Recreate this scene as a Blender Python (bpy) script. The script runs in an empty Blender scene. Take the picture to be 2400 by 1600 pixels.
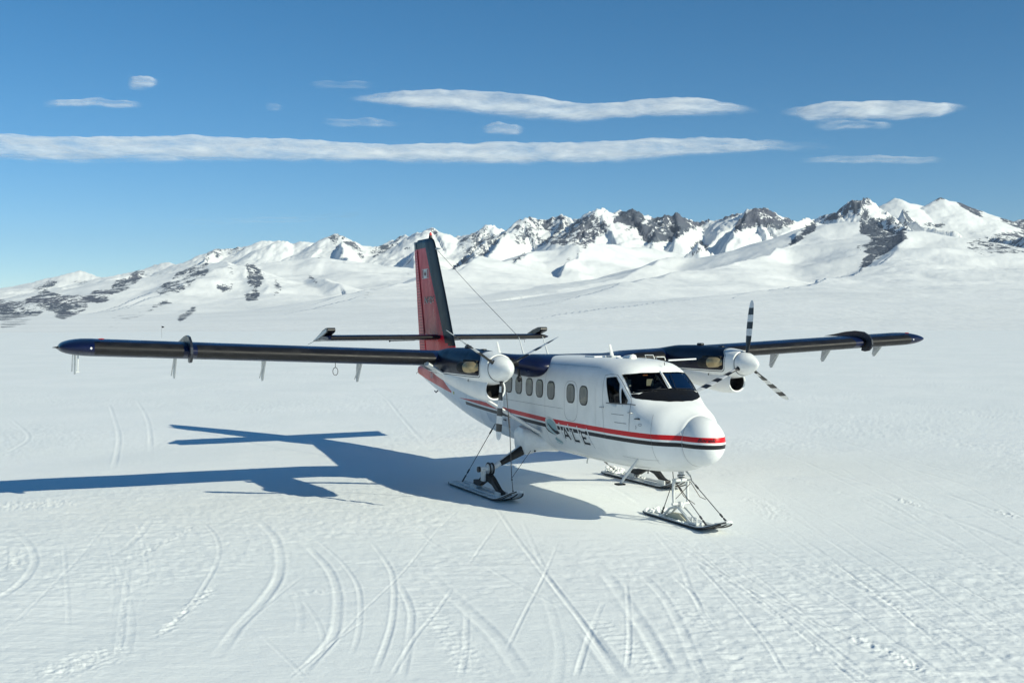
import bpy, bmesh, math, random
import numpy as np
from mathutils import Vector, Matrix
from mathutils.bvhtree import BVHTree

S = bpy.context.scene
COL = S.collection

# ------------------------------------------------------------------ camera
CX, CY, CZ = 14.806, -10.591, 3.533
YAW, PITCH, ROLL = 2.7152, -0.0167, -0.0022
FPX = 2554.0                                   # focal length for a 2400 px wide frame
cam = bpy.data.cameras.new('camera')
camo = bpy.data.objects.new('camera', cam)
COL.objects.link(camo)
cam.sensor_width = 36.0
cam.lens = FPX / 2400.0 * 36.0
cam.clip_start = 0.1
cam.clip_end = 200000.0
D = Vector((math.cos(YAW) * math.cos(PITCH), math.sin(YAW) * math.cos(PITCH), math.sin(PITCH)))
R0 = Vector((math.sin(YAW), -math.cos(YAW), 0.0))
U0 = R0.cross(D)
R1 = R0 * math.cos(ROLL) + U0 * math.sin(ROLL)
U1 = -R0 * math.sin(ROLL) + U0 * math.cos(ROLL)
M = Matrix((R1, U1, -D)).transposed().to_4x4()
M.translation = Vector((CX, CY, CZ))
camo.matrix_world = M
S.camera = camo

# ------------------------------------------------------------------ sky, sun, exposure
SUN_AZ = math.radians(30.3)                    # from +x towards +y
SUN_EL = math.radians(27.5)
W = bpy.data.worlds.new('World')
S.world = W
W.use_nodes = True
nt = W.node_tree
nt.nodes.clear()
out = nt.nodes.new('ShaderNodeOutputWorld')
bg = nt.nodes.new('ShaderNodeBackground')
sky = nt.nodes.new('ShaderNodeTexSky')
sky.sky_type = 'NISHITA'
sky.sun_disc = False
sky.sun_elevation = SUN_EL
sky.sun_rotation = math.pi / 2 - SUN_AZ
sky.altitude = 2500
sky.air_density = 1.0
sky.dust_density = 0.0
sky.ozone_density = 3.3
hs = nt.nodes.new('ShaderNodeHueSaturation')
hs.inputs['Saturation'].default_value = 1.28
hs.inputs['Hue'].default_value = 0.492
nt.links.new(sky.outputs[0], hs.inputs['Color'])
nt.links.new(hs.outputs[0], bg.inputs[0])
bg.inputs[1].default_value = 0.090
nt.links.new(bg.outputs[0], out.inputs[0])

sun = bpy.data.lights.new('sun', 'SUN')
sun.energy = 4.7
sun.angle = math.radians(0.5)
sun.color = (1.0, 0.98, 0.785)
suno = bpy.data.objects.new('sun', sun)
COL.objects.link(suno)
sd = Vector((math.cos(SUN_AZ) * math.cos(SUN_EL), math.sin(SUN_AZ) * math.cos(SUN_EL), math.sin(SUN_EL)))
suno.rotation_euler = sd.to_track_quat('Z', 'Y').to_euler()
suno.location = sd * 50

S.view_settings.view_transform = 'Standard'
S.view_settings.look = 'None'
S.view_settings.exposure = 0.22
S.view_settings.gamma = 1.0
S.view_settings.use_curve_mapping = False
S.render.engine = 'CYCLES'
S.cycles.use_denoising = True
S.cycles.max_bounces = 6
S.cycles.transparent_max_bounces = 16
S.cycles.sample_clamp_indirect = 6.0

# ------------------------------------------------------------------ helpers
def tag(o, label=None, cat=None, group=None, kind=None):
    if label: o['label'] = label
    if cat: o['category'] = cat
    if group: o['group'] = group
    if kind: o['kind'] = kind
    return o

class NT:
    """tiny helper around a material node tree"""
    def __init__(self, name):
        self.m = bpy.data.materials.new(name)
        self.m.use_nodes = True
        self.t = self.m.node_tree
        self.b = self.t.nodes['Principled BSDF']
        self.out = self.t.nodes['Material Output']
    def n(self, typ, **kw):
        nd = self.t.nodes.new(typ)
        for k, v in kw.items(): setattr(nd, k, v)
        return nd
    def link(self, a, b): self.t.links.new(a, b)
    def put(self, sock, v):
        if hasattr(v, 'is_output') or isinstance(v, bpy.types.NodeSocket): self.t.links.new(v, sock)
        else: sock.default_value = v
    def math(self, op, a, b=0.0, c=None, clamp=False):
        nd = self.n('ShaderNodeMath', operation=op, use_clamp=clamp)
        self.put(nd.inputs[0], a); self.put(nd.inputs[1], b)
        if c is not None: self.put(nd.inputs[2], c)
        return nd.outputs[0]
    def pos(self):
        g = self.n('ShaderNodeNewGeometry')
        s = self.n('ShaderNodeSeparateXYZ')
        self.link(g.outputs['Position'], s.inputs[0])
        return g.outputs['Position'], s.outputs[0], s.outputs[1], s.outputs[2]
    def obj(self):
        g = self.n('ShaderNodeTexCoord')
        s = self.n('ShaderNodeSeparateXYZ')
        self.link(g.outputs['Object'], s.inputs[0])
        return g.outputs['Object'], s.outputs[0], s.outputs[1], s.outputs[2]
    def noise(self, vec, scale, detail=4, rough=0.55, dist=0.0):
        nd = self.n('ShaderNodeTexNoise')
        if vec is not None: self.link(vec, nd.inputs['Vector'])
        nd.inputs['Scale'].default_value = scale
        nd.inputs['Detail'].default_value = detail
        nd.inputs['Roughness'].default_value = rough
        nd.inputs['Distortion'].default_value = dist
        return nd.outputs['Fac']
    def scalev(self, vec, s):
        nd = self.n('ShaderNodeVectorMath', operation='MULTIPLY')
        self.link(vec, nd.inputs[0]); nd.inputs[1].default_value = s
        return nd.outputs[0]
    def ramp(self, f, a, b, c0=0.0, c1=1.0):
        nd = self.n('ShaderNodeMapRange')
        nd.interpolation_type = 'SMOOTHSTEP'
        self.put(nd.inputs[0], f)
        for i, v in enumerate((a, b, c0, c1)): self.put(nd.inputs[i + 1], v)
        return nd.outputs[0]
    def mix(self, f, a, b):
        nd = self.n('ShaderNodeMix', data_type='RGBA')
        self.put(nd.inputs[0], f)
        for s, v in ((nd.inputs[6], a), (nd.inputs[7], b)):
            if isinstance(v, tuple): s.default_value = (*v, 1.0) if len(v) == 3 else v
            else: self.link(v, s)
        return nd.outputs[2]
    def gt(self, a, b): return self.math('GREATER_THAN', a, b)
    def lt(self, a, b): return self.math('LESS_THAN', a, b)
    def mul(self, *a):
        r = a[0]
        for x in a[1:]: r = self.math('MULTIPLY', r, x)
        return r
    def bump(self, h, strength=0.3, dist=0.01):
        nd = self.n('ShaderNodeBump')
        nd.inputs['Strength'].default_value = strength
        nd.inputs['Distance'].default_value = dist
        self.link(h, nd.inputs['Height'])
        self.link(nd.outputs[0], self.b.inputs['Normal'])
        return nd
    def set(self, color=None, rough=None, metal=None, spec=None, coat=None, coat_rough=None):
        b = self.b
        if color is not None:
            if isinstance(color, tuple): b.inputs['Base Color'].default_value = (*color, 1.0)
            else: self.link(color, b.inputs['Base Color'])
        if rough is not None: self.put(b.inputs['Roughness'], rough)
        if metal is not None: b.inputs['Metallic'].default_value = metal
        if spec is not None: self.put(b.inputs['Specular IOR Level'], spec)
        if coat is not None: b.inputs['Coat Weight'].default_value = coat
        if coat_rough is not None: b.inputs['Coat Roughness'].default_value = coat_rough
        return self.m

def plain(name, color, rough=0.45, metal=0.0, var=0.12, scale=6.0, coat=0.0):
    """painted or bare surface with light uneven wear"""
    t = NT(name)
    p, x, y, z = t.obj()
    n = t.noise(p, scale, 5, 0.6)
    f = t.ramp(n, 0.35, 0.7)
    dark = tuple(c * (1 - var) for c in color)
    t.set(color=t.mix(f, color, dark), rough=t.ramp(n, 0.3, 0.7, rough * 0.85, min(1, rough * 1.2)), metal=metal, coat=coat)
    return t.m

def mesh_obj(name, verts, faces, mat=None, parent=None, smooth=True, sharp=None):
    me = bpy.data.meshes.new(name)
    me.from_pydata([tuple(v) for v in verts], [], faces)
    me.update()
    if mat is not None:
        for mm in (mat if isinstance(mat, (list, tuple)) else [mat]): me.materials.append(mm)
    if smooth: me.shade_smooth()
    o = bpy.data.objects.new(name, me)
    COL.objects.link(o)
    if parent is not None: setparent(o, parent)
    if smooth and sharp is not None: me.set_sharp_from_angle(angle=math.radians(sharp))
    return o

ROOTS = {}
def setparent(o, parent):
    o.parent = parent
    o.matrix_parent_inverse = wm(parent).inverted()
def wm(o):
    m = Matrix.LocRotScale(o.location, o.rotation_euler, o.scale)
    if o.parent: m = wm(o.parent) @ o.matrix_parent_inverse @ m
    return m
def empty(name, loc, parent=None):
    o = bpy.data.objects.new(name, None)
    COL.objects.link(o)
    o.empty_display_size = 0.3
    o.location = loc
    return o

def loft(rings, closed=True, cap0=False, cap1=False):
    n = len(rings[0]); v = []; f = []
    for r in rings: v += [tuple(p) for p in r]
    for i in range(len(rings) - 1):
        for j in range(n if closed else n - 1):
            a = i * n + j; b = i * n + (j + 1) % n
            f.append((a, b, b + n, a + n))
    if cap0: f.append(tuple(range(n - 1, -1, -1)))
    if cap1: f.append(tuple(range((len(rings) - 1) * n, len(rings) * n)))
    return v, f

class MB:
    """collects simple solids into one mesh"""
    def __init__(s): s.v = []; s.f = []
    def add(s, v, f):
        k = len(s.v); s.v += [tuple(p) for p in v]; s.f += [tuple(i + k for i in q) for q in f]; return s
    def box(s, lo, hi):
        x0, y0, z0 = lo; x1, y1, z1 = hi
        v = [(x0,y0,z0),(x1,y0,z0),(x1,y1,z0),(x0,y1,z0),(x0,y0,z1),(x1,y0,z1),(x1,y1,z1),(x0,y1,z1)]
        return s.add(v, [(0,3,2,1),(4,5,6,7),(0,1,5,4),(1,2,6,5),(2,3,7,6),(3,0,4,7)])
    def tube(s, pts, r, seg=10, cap=True, flat=1.0, up=None):
        pts = [Vector(p) for p in pts]; n = len(pts)
        if not isinstance(r, (list, tuple)): r = [r] * n
        rings = []
        for i, p in enumerate(pts):
            t = (pts[min(i + 1, n - 1)] - pts[max(i - 1, 0)]).normalized()
            u = Vector(up) if up is not None else (Vector((0, 0, 1)) if abs(t.z) < 0.9 else Vector((1, 0, 0)))
            a = t.cross(u).normalized(); b = a.cross(t).normalized()
            rings.append([p + (a * math.cos(k) * flat + b * math.sin(k)) * r[i] for k in [2 * math.pi * j / seg for j in range(seg)]])
        v, f = loft(rings, True, cap, cap)
        return s.add(v, f)
    def prism(s, poly, axis, a, b):
        """poly in the two other axes, extruded along axis from a to b"""
        n = len(poly)
        def P(q, t):
            q = list(q); q.insert(axis, t); return tuple(q)
        v = [P(q, a) for q in poly] + [P(q, b) for q in poly]
        f = [tuple(range(n - 1, -1, -1)), tuple(range(n, 2 * n))] + [(i, (i + 1) % n, n + (i + 1) % n, n + i) for i in range(n)]
        return s.add(v, f)
    def sphere(s, c, r, seg=12, rings=8, sc=(1, 1, 1)):
        R = []
        for i in range(rings + 1):
            th = math.pi * i / rings; rr = max(math.sin(th), 1e-3) * r
            R.append([(c[0] + rr * math.cos(k) * sc[0], c[1] + rr * math.sin(k) * sc[1], c[2] + r * math.cos(th) * sc[2]) for k in [2 * math.pi * j / seg for j in range(seg)]])
        v, f = loft(R, True, True, True)
        return s.add(v, f)
    def build(s, name, mat, parent=None, smooth=True, sharp=40, bevel=0.0):
        o = mesh_obj(name, s.v, s.f, mat, parent, smooth, sharp)
        bm = bmesh.new(); bm.from_mesh(o.data)
        bmesh.ops.recalc_face_normals(bm, faces=bm.faces)
        bm.to_mesh(o.data); bm.free()
        if bevel:
            m = o.modifiers.new('bevel', 'BEVEL'); m.width = bevel; m.segments = 2; m.limit_method = 'ANGLE'
        return o

def np_mesh(name, V, F, mat, smooth=True, attrs=None):
    """V (n,3) float array, F (m,4) int array"""
    me = bpy.data.meshes.new(name)
    me.vertices.add(len(V)); me.vertices.foreach_set('co', np.ascontiguousarray(V, dtype=np.float32).ravel())
    me.loops.add(F.size); me.loops.foreach_set('vertex_index', np.ascontiguousarray(F, dtype=np.int32).ravel())
    me.polygons.add(len(F))
    me.polygons.foreach_set('loop_start', np.arange(0, F.size, F.shape[1], dtype=np.int32))
    me.update(calc_edges=True)
    for k, a in (attrs or {}).items():
        at = me.attributes.new(k, 'FLOAT', 'POINT'); at.data.foreach_set('value', np.ascontiguousarray(a, dtype=np.float32))
    me.materials.append(mat)
    if smooth: me.shade_smooth()
    o = bpy.data.objects.new(name, me); COL.objects.link(o)
    return o

# ---- smooth lattice noise in numpy
def _hash(ix, iy, seed):
    h = (ix.astype(np.int64) * 374761393 + iy.astype(np.int64) * 668265263 + seed * 974634777) & 0xffffffff
    h = ((h ^ (h >> 13)) * 1274126177) & 0xffffffff
    return ((h ^ (h >> 16)) & 0xffff).astype(np.float64) / 65535.0
def pnoise(x, y, seed=0):
    x0 = np.floor(x); y0 = np.floor(y); fx = x - x0; fy = y - y0
    ux = fx * fx * fx * (fx * (fx * 6 - 15) + 10); uy = fy * fy * fy * (fy * (fy * 6 - 15) + 10)
    def g(ox, oy):
        a = _hash(x0 + ox, y0 + oy, seed) * 2 * np.pi
        return np.cos(a) * (fx - ox) + np.sin(a) * (fy - oy)
    return (g(0, 0) * (1 - ux) + g(1, 0) * ux) * (1 - uy) + (g(0, 1) * (1 - ux) + g(1, 1) * ux) * uy
def fbm(x, y, octv=5, seed=0, gain=0.5, lac=2.03, ridged=False):
    r = 0; a = 1.0
    for i in range(octv):
        n = pnoise(x, y, seed + i * 17)
        r = r + a * ((1 - 2 * np.abs(n)) - 0.6 if ridged else n * 1.4)
        x = x * lac + 13.7; y = y * lac + 7.1; a *= gain
    return r
def inside(px, py, poly):
    r = np.zeros(px.shape, bool); n = len(poly)
    for i in range(n):
        x0, y0 = poly[i]; x1, y1 = poly[(i + 1) % n]
        if y0 == y1: continue
        r ^= ((y0 > py) != (y1 > py)) & (px < (x1 - x0) * (py - y0) / (y1 - y0) + x0)
    return r
# bearing frame: forward / right on the horizontal plane, as seen from the survey point
FH = np.array([math.cos(YAW), math.sin(YAW)]); RH = np.array([math.sin(YAW), -math.cos(YAW)])
HOR = 757.4
def bearing_dir(px):                         # unit horizontal direction for a bearing given as picture column
    t = (np.asarray(px, float) - 1200.0) / FPX
    d = FH[:, None] + RH[:, None] * t
    return d / np.hypot(d[0], d[1])
def ground_pt(px, py):                        # point of the flat snow seen at column, row
    r = CZ * FPX / (py - HOR); t = (px - 1200.0) / FPX
    return (CX + FH[0] * r + RH[0] * r * t, CY + FH[1] * r + RH[1] * r * t)
# ================================================================== SNOW GROUND
t = NT('packed_snow')
p, x, y, z = t.pos()
wind = t.n('ShaderNodeVectorRotate', rotation_type='Z_AXIS'); wind.inputs['Angle'].default_value = math.radians(-64)
t.link(p, wind.inputs['Vector'])
st = t.scalev(wind.outputs[0], (1.0, 3.2, 1.0))
n1 = t.noise(st, 0.9, 6, 0.62)
n2 = t.noise(p, 0.16, 4, 0.5)
n3 = t.noise(p, 17.0, 5, 0.8)
n4 = t.noise(st, 5.5, 5, 0.7)
f = t.ramp(n2, 0.35, 0.7)
col = t.mix(f, (0.83, 0.855, 0.85), (0.88, 0.895, 0.885))
col = t.mix(t.ramp(n4, 0.56, 0.74, 0, 0.5), col, (0.93, 0.94, 0.935))
crust = t.mul(t.ramp(n1, 0.52, 0.66), t.ramp(n2, 0.42, 0.6))
hsum = t.math('ADD', t.math('MULTIPLY', n3, 0.55), t.math('MULTIPLY', n4, 1.0))
hsum = t.math('ADD', hsum, t.math('MULTIPLY', n1, 1.5))
t.bump(hsum, 0.46, 0.022)
t.set(color=col, rough=t.math('SUBTRACT', 0.62, t.math('MULTIPLY', crust, 0.27)), spec=0.35)
MAT_SNOW = t.m

# grid: forward depth w, lateral position u, both metres from the survey point
rows = np.concatenate([np.linspace(1900, 1620, 26), np.linspace(1616, 960, 400), np.linspace(958, 774, 130)])
wv = CZ * FPX / (rows - HOR); wv[-1] = 700.0
cols = np.concatenate([np.linspace(-1500, -220, 60), np.linspace(-200, 2600, 1120), np.linspace(2620, 3900, 60)])
tv = (cols - 1200.0) / FPX
Wg, Tg = np.meshgrid(wv, tv, indexing='ij')
Ug = Wg * Tg
GX = CX + FH[0] * Wg + RH[0] * Ug
GY = CY + FH[1] * Wg + RH[1] * Ug
ca, sa = math.cos(math.radians(-64)), math.sin(math.radians(-64))
AX = GX * ca - GY * sa; AY = GX * sa + GY * ca
near = np.clip(1.6 - Wg / 60.0, 0.0, 1)
patch = np.clip(0.5 + 1.6 * fbm(GX / 9, GY / 9, 3, 5), 0, 1)
Hg = 0.030 * fbm(GX / 7.0, GY / 7.0, 4, 3)
Hg += near * 0.0065 * (0.35 + patch) * fbm(AX / 0.8, AY / 0.22, 4, 11)
Hg += near * 0.005 * (0.3 + patch ** 2 * 1.2) * fbm(GX / 0.17, GY / 0.17, 3, 21)

def groove(pts, width, depth, berm=0.6, rib=0.0, rough=0.0, seed=0):
    """press a track along a polyline given in picture columns/rows of the flat snow"""
    width = width * 0.38; rough *= 0.6; rib *= 0.32
    P = [ground_pt(*q) for q in pts]
    # Catmull-Rom refinement
    Q = []
    for i in range(len(P) - 1):
        p0 = P[max(i - 1, 0)]; p1 = P[i]; p2 = P[i + 1]; p3 = P[min(i + 2, len(P) - 1)]
        for k in range(6):
            s = k / 6.0
            Q.append(tuple(0.5 * (2 * p1[c] + (-p0[c] + p2[c]) * s + (2 * p0[c] - 5 * p1[c] + 4 * p2[c] - p3[c]) * s * s + (-p0[c] + 3 * p1[c] - 3 * p2[c] + p3[c]) * s ** 3) for c in (0, 1)))
    Q.append(P[-1])
    best = {}
    L = 0.0
    i0 = 10 ** 9; dist = np.full(Hg.shape, 1e3); along = np.zeros(Hg.shape)
    imin, imax = 10 ** 9, -1
    jmin, jmax = 10 ** 9, -1
    for a, b in zip(Q[:-1], Q[1:]):
        ex, ey = b[0] - a[0], b[1] - a[1]; ln = math.hypot(ex, ey)
        if ln < 1e-6: continue
        m = width * 2.6
        wa = (a[0] - CX) * FH[0] + (a[1] - CY) * FH[1]; wb = (b[0] - CX) * FH[0] + (b[1] - CY) * FH[1]
        ua = (a[0] - CX) * RH[0] + (a[1] - CY) * RH[1]; ub = (b[0] - CX) * RH[0] + (b[1] - CY) * RH[1]
        r0 = np.searchsorted(wv, min(wa, wb) - m); r1 = np.searchsorted(wv, max(wa, wb) + m)
        tl = [(ua - m) / wa, (ub - m) / wb, (ua + m) / wa, (ub + m) / wb]
        c0 = np.searchsorted(tv, min(tl)); c1 = np.searchsorted(tv, max(tl))
        if r1 > r0 and c1 > c0:
            sl = (slice(r0, r1), slice(c0, c1))
            px = GX[sl] - a[0]; py = GY[sl] - a[1]
            s = np.clip((px * ex + py * ey) / (ln * ln), 0, 1)
            d = np.hypot(px - s * ex, py - s * ey)
            bet = d < dist[sl]
            along[sl] = np.where(bet, L + s * ln, along[sl])
            dist[sl] = np.minimum(dist[sl], d)
            imin = min(imin, r0); imax = max(imax, r1); jmin = min(jmin, c0); jmax = max(jmax, c1)
        L += ln
    if imax < 0: return
    sl = (slice(imin, imax), slice(jmin, jmax))
    d = dist[sl] / (width * 0.5); al = along[sl]
    fade = np.clip(np.minimum(al, L - al) / (0.08 * L + 0.2), 0, 1)
    amp = 0.65 + 0.5 * fbm(al / 2.2, al * 0 + seed, 2, 31 + seed)
    g = -np.exp(-(d ** 4)) + berm * np.exp(-((d - 1.6) ** 2) / 0.22)
    h = 0.18 * depth * g * amp
    if rib: h = h + rib * np.exp(-(d ** 6)) * np.sin(al * 2 * np.pi / 0.17)
    if rough: h = h + rough * np.exp(-(d / 1.6) ** 2) * fbm(GX[sl] / 0.16, GY[sl] / 0.16, 3, 77, ridged=True)
    Hg[sl] += h * fade * (dist[sl] < width * 2.6)

def L1(*q): return [(x / 1.96, 1160 + y / 1.96) for x, y in q]
def L2(*q): return [(1200 + x / 1.96, 1160 + y / 1.96) for x, y in q]
for i, (pts, w, d) in enumerate([
    (L1((-60,150),(0,160),(80,190),(130,240),(150,310),(120,370),(60,430),(0,470),(-60,500)), .24, .050),
    (L1((690,110),(640,180),(560,250),(470,295)), .26, .030),
    (L1((500,120),(420,215),(330,320),(230,420),(130,520),(0,640)), .12, .020),
    (L1((900,110),(970,170),(1000,240),(990,310),(930,420),(850,530),(700,660)), .15, .032),
    (L1((1160,100),(1250,190),(1280,280),(1270,380),(1200,490),(1080,620),(980,760)), .28, .045),
    (L1((1400,230),(1500,330),(1540,430),(1545,540),(1520,660),(1420,780),(1350,862)), .24, .042),
    (L1((1440,200),(1560,300),(1630,400),(1650,490),(1640,640),(1600,760)), .14, .026),
    (L1((1690,200),(1780,320),(1805,420),(1800,560),(1770,680),(1700,860)), .16, .035),
    (L1((1820,390),(1880,520),(1880,640),(1840,860)), .18, .036),
    (L1((2130,50),(2010,160),(1830,370),(1650,550),(1480,730),(1340,860)), .10, .022),
    (L1((2330,70),(2190,260),(2140,330)), .12, .026),
    (L1((1900,150),(2020,240),(2200,310),(2352,400),(2600,540)), .16, .024),
    (L1((2140,540),(2135,700),(2110,860)), .15, .034),
    (L1((1960,360),(2130,520),(2260,640),(2352,760),(2420,862)), .34, .034),
    (L1((2080,420),(2000,540),(1900,660),(1780,860)), .12, .028),
    (L1((1400,360),(1200,520),(1040,660)), .14, .020),
    (L1((1180,640),(1330,780),(1400,862)), .12, .018),
    (L1((1700,560),(1500,700),(1300,862)), .10, .020),
    (L2((-160,-60),(0,170),(100,300),(200,430),(300,560),(400,700),(510,862)), .17, .040),
    (L2((220,190),(150,360),(60,540),(-40,740)), .11, .028),
    (L2((420,490),(350,660),(290,850)), .14, .038),
    (L2((430,360),(540,520),(620,640),(740,850)), .34, .048),
    (L2((525,400),(540,640),(525,820)), .12, .030),
    (L2((40,110),(180,400),(330,600),(440,760)), .16, .022),
    (L2((630,150),(760,300),(840,480),(980,660)), .16, .022),
    (L2((660,180),(850,270),(960,360),(1100,450),(1280,560),(1450,690),(1680,870)), .12, .034),
    (L2((840,310),(980,460),(1090,590),(1180,700),(1280,870)), .12, .034),
    (L2((880,180),(1050,260),(1250,350),(1500,490),(1700,640),(1850,740),(2030,870)), .11, .030),
    (L2((1180,140),(1350,230),(1500,330),(1700,480),(1900,640),(2150,860)), .11, .032),
    (L2((1230,-10),(1450,110),(1640,240),(1850,380),(2100,560),(2352,700)), .13, .028),
    (L2((1400,50),(1640,100),(1800,170),(2000,240),(2200,300),(2400,360)), .16, .036),
    (L2((1560,170),(1850,260),(2100,360),(2400,480)), .14, .032),
    (L2((1690,-10),(1850,60),(2000,110),(2200,180),(2400,270)), .34, .040),
    (L2((1960,-10),(2200,70),(2400,140)), .30, .042),
    (L2((1060,420),(1300,520),(1550,640),(1750,720),(1900,800),(2050,870)), .18, .026),
    (L2((730,370),(830,460),(880,560),(950,650)), .14, .026),
    (L2((590,360),(700,480),(780,620),(840,760),(900,870)), .24, .036),
    (L2((980,20),(1150,120),(1400,250),(1600,400),(1800,520)), .14, .024),
    (L2((340,620),(440,760),(520,862)), .36, .050),
    (L2((1000,330),(1200,460),(1500,640),(1640,740)), .12, .020),
    (L2((1900,420),(2150,560),(2400,700)), .12, .024),
    ([(255, 945), (275, 1010), (272, 1060), (262, 1100)], .3, .05),
    ([(318, 935), (345, 985), (352, 1060)], .3, .05),
    ([(20, 975), (65, 1020), (30, 1050), (-30, 1070)], .3, .05),
    ([(1700, 945), (1800, 980), (2100, 1072), (2420, 1150)], .26, .055),
    ([(1690, 975), (1850, 1020), (2000, 1065), (2200, 1120), (2420, 1185)], .22, .05),
    ([(1830, 890), (2100, 942), (2420, 995)], .3, .055),
    ([(1800, 850), (2050, 880), (2420, 930)], .35, .06),
    ([(1720, 1020), (1900, 1090), (2130, 1170), (2420, 1240)], .2, .04),
    ([(840, 895), (900, 930), (950, 990), (1000, 1040)], .3, .05),
    ([(460, 935), (640, 965), (900, 1010)], .3, .04),
    ([(560, 860), (760, 880), (960, 930)], .5, .05),
    ([(420, 880), (520, 900), (700, 905), (850, 935)], .5, .05)]):
    groove(pts, w, d, seed=i)
for i, (pts, w, r, ro) in enumerate([
    (L2((850,200),(1100,350),(1400,530),(1700,740),(1880,870)), .55, .014, 0),
    (L2((1480,310),(1750,470),(2000,640),(2220,820)), .5, .013, 0),
    (L2((1700,120),(1900,220),(2150,320),(2400,420)), .5, .012, 0),
    (L2((360,560),(600,760),(700,870)), .7, .012, .01),
    (L2((700,420),(900,640),(1120,862)), .5, .012, .008),
    (L1((1900,470),(2100,700),(2200,870)), .8, .010, .014),
    (L1((910,130),(760,215),(600,300)), .32, .0, .035),
    (L1((1000,400),(850,530),(700,670)), .36, .0, .035),
    (L1((560,690),(300,800),(60,850)), 1.1, .0, .030),
    (L1((0,240),(60,300),(20,360)), .6, .0, .04),
    (L1((1250,470),(1500,440),(1700,430)), .5, .0, .02),
    (L2((1500,640),(1750,740),(1950,862)), .3, .0, .045),
    (L2((2200,70),(2352,120)), .35, .0, .06),
    (L2((1750,20),(1900,70)), .35, .0, .06),
    (L2((1080,10),(1180,60),(1220,130)), 1.0, .0, .045),
    (L1((-60,40),(120,50),(330,20)), 1.6, .0, .05)]):
    groove(pts, w, .008, berm=0.3, rib=r, rough=ro, seed=60 + i)
for i, (q, w_) in enumerate([([(1330, 1108), (1420, 1135), (1508, 1186)], .3), ([(1300, 1128), (1420, 1160), (1520, 1202)], .25), ([(1200, 1075), (1320, 1085), (1402, 1103)], .3), ([(860, 1080), (960, 1105), (1056, 1134)], .3), ([(820, 1100), (940, 1128), (1080, 1160)], .25)]):
    groove(q, w_, .045, berm=.5, rough=.01, seed=400 + i)
# many faint runs fanning out from under the aircraft, and curving ones to the left
rr = random.Random(11)
for i in range(38):
    if i < 30:
        x0 = rr.uniform(1450, 2150); y0 = 1235 - (x0 - 1450) * .30 + rr.uniform(-60, 120); sl_ = rr.uniform(.33, .75)
        ln_ = rr.uniform(300, 900); cv = rr.uniform(-.0001, .0002)
        pts = [(x0 + ln_ * k / 5, y0 + sl_ * ln_ * k / 5 + cv * (ln_ * k / 5) ** 2) for k in range(6)]
    else:
        x0 = rr.uniform(100, 1300); y0 = rr.uniform(1215, 1400); ln_ = rr.uniform(120, 330); b = rr.uniform(-20, 70); sk_ = rr.uniform(-40, 10)
        pts = [(x0 + b * math.sin(k / 5 * 2.2) + sk_ * k / 5, y0 + ln_ * k / 5) for k in range(6)]
    groove(pts, rr.uniform(.10, .24), rr.uniform(.012, .030) * (1 if i < 30 else .6), berm=rr.uniform(.3, .8), rough=rr.choice([0, 0, .012]), seed=200 + i)
# shallow scoured hollow, left foreground
hx, hy = ground_pt(290, 1430)
Hg -= 0.035 * np.exp(-(((GX - hx) * 0.5) ** 2 + ((GY - hy) * 0.8) ** 2) / 0.6)
# the skis have pressed flat beds; far field sinks a little towards the foot of the range
Hg *= np.clip(Wg / 11.0, 0, 1)
Hg -= 0.4 * np.clip((Wg - 260) / 120, 0, None) ** 1.3
bx = np.exp(-(((GX + 4.8) / 6.2) ** 6 + ((GY - 0.1) / 3.4) ** 6))
Hg = Hg * (1 - 0.55 * bx) - 0.004 * bx
nr, nc = Wg.shape
idx = np.arange(nr * nc).reshape(nr, nc)
F = np.stack([idx[:-1, :-1].ravel(), idx[:-1, 1:].ravel(), idx[1:, 1:].ravel(), idx[1:, :-1].ravel()], 1)
ground = np_mesh('snow_ground', np.stack([GX.ravel(), GY.ravel(), Hg.ravel()], 1), F, MAT_SNOW)
tag(ground, 'wind packed white snow field crossed by ski and snowmobile tracks', kind='structure')
# the plain all round, a little lower so that it only shows where the detailed sheet ends
B = 60000.0
V = [(-B, -B, -6.0), (B, -B, -6.0), (B, B, -6.0), (-B, B, -6.0)]
# (kept clear of the detailed sheet by 6 m of snow depth at the far edge, 0.3 m round the survey point)
ringv = []; ringf = []
for r_, z_ in ((0.0, -0.35), (600.0, -0.6), (900.0, -5.0), (19000.0, -30.0)):
    for k in range(48):
        a_ = 2 * math.pi * k / 48
        ringv.append((CX + r_ * math.cos(a_), CY + r_ * math.sin(a_), z_))
for i in range(3):
    for k in range(48):
        ringf.append((i * 48 + k, i * 48 + (k + 1) % 48, (i + 1) * 48 + (k + 1) % 48, (i + 1) * 48 + k))
plainf = mesh_obj('snow_plain', ringv, ringf, MAT_SNOW)
tag(plainf, 'flat snow plain reaching out to the horizon', kind='structure')

# ================================================================== MOUNTAINS
def C1p(q, km): return [(x / 3.36, 560 + y / 3.36, k) for (x, y), k in zip(q, km)]
def C2p(q, km): return [(600 + x / 3.36, 500 + y / 3.36, k) for (x, y), k in zip(q, km)]
def C3p(q, km): return [(1100 + x / 3.36, 440 + y / 3.36, k) for (x, y), k in zip(q, km)]
def C4p(q, km): return [(1700 + x / 3.36, 420 + y / 3.36, k) for (x, y), k in zip(q, km)]
def const(n, k): return [k] * n
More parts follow.
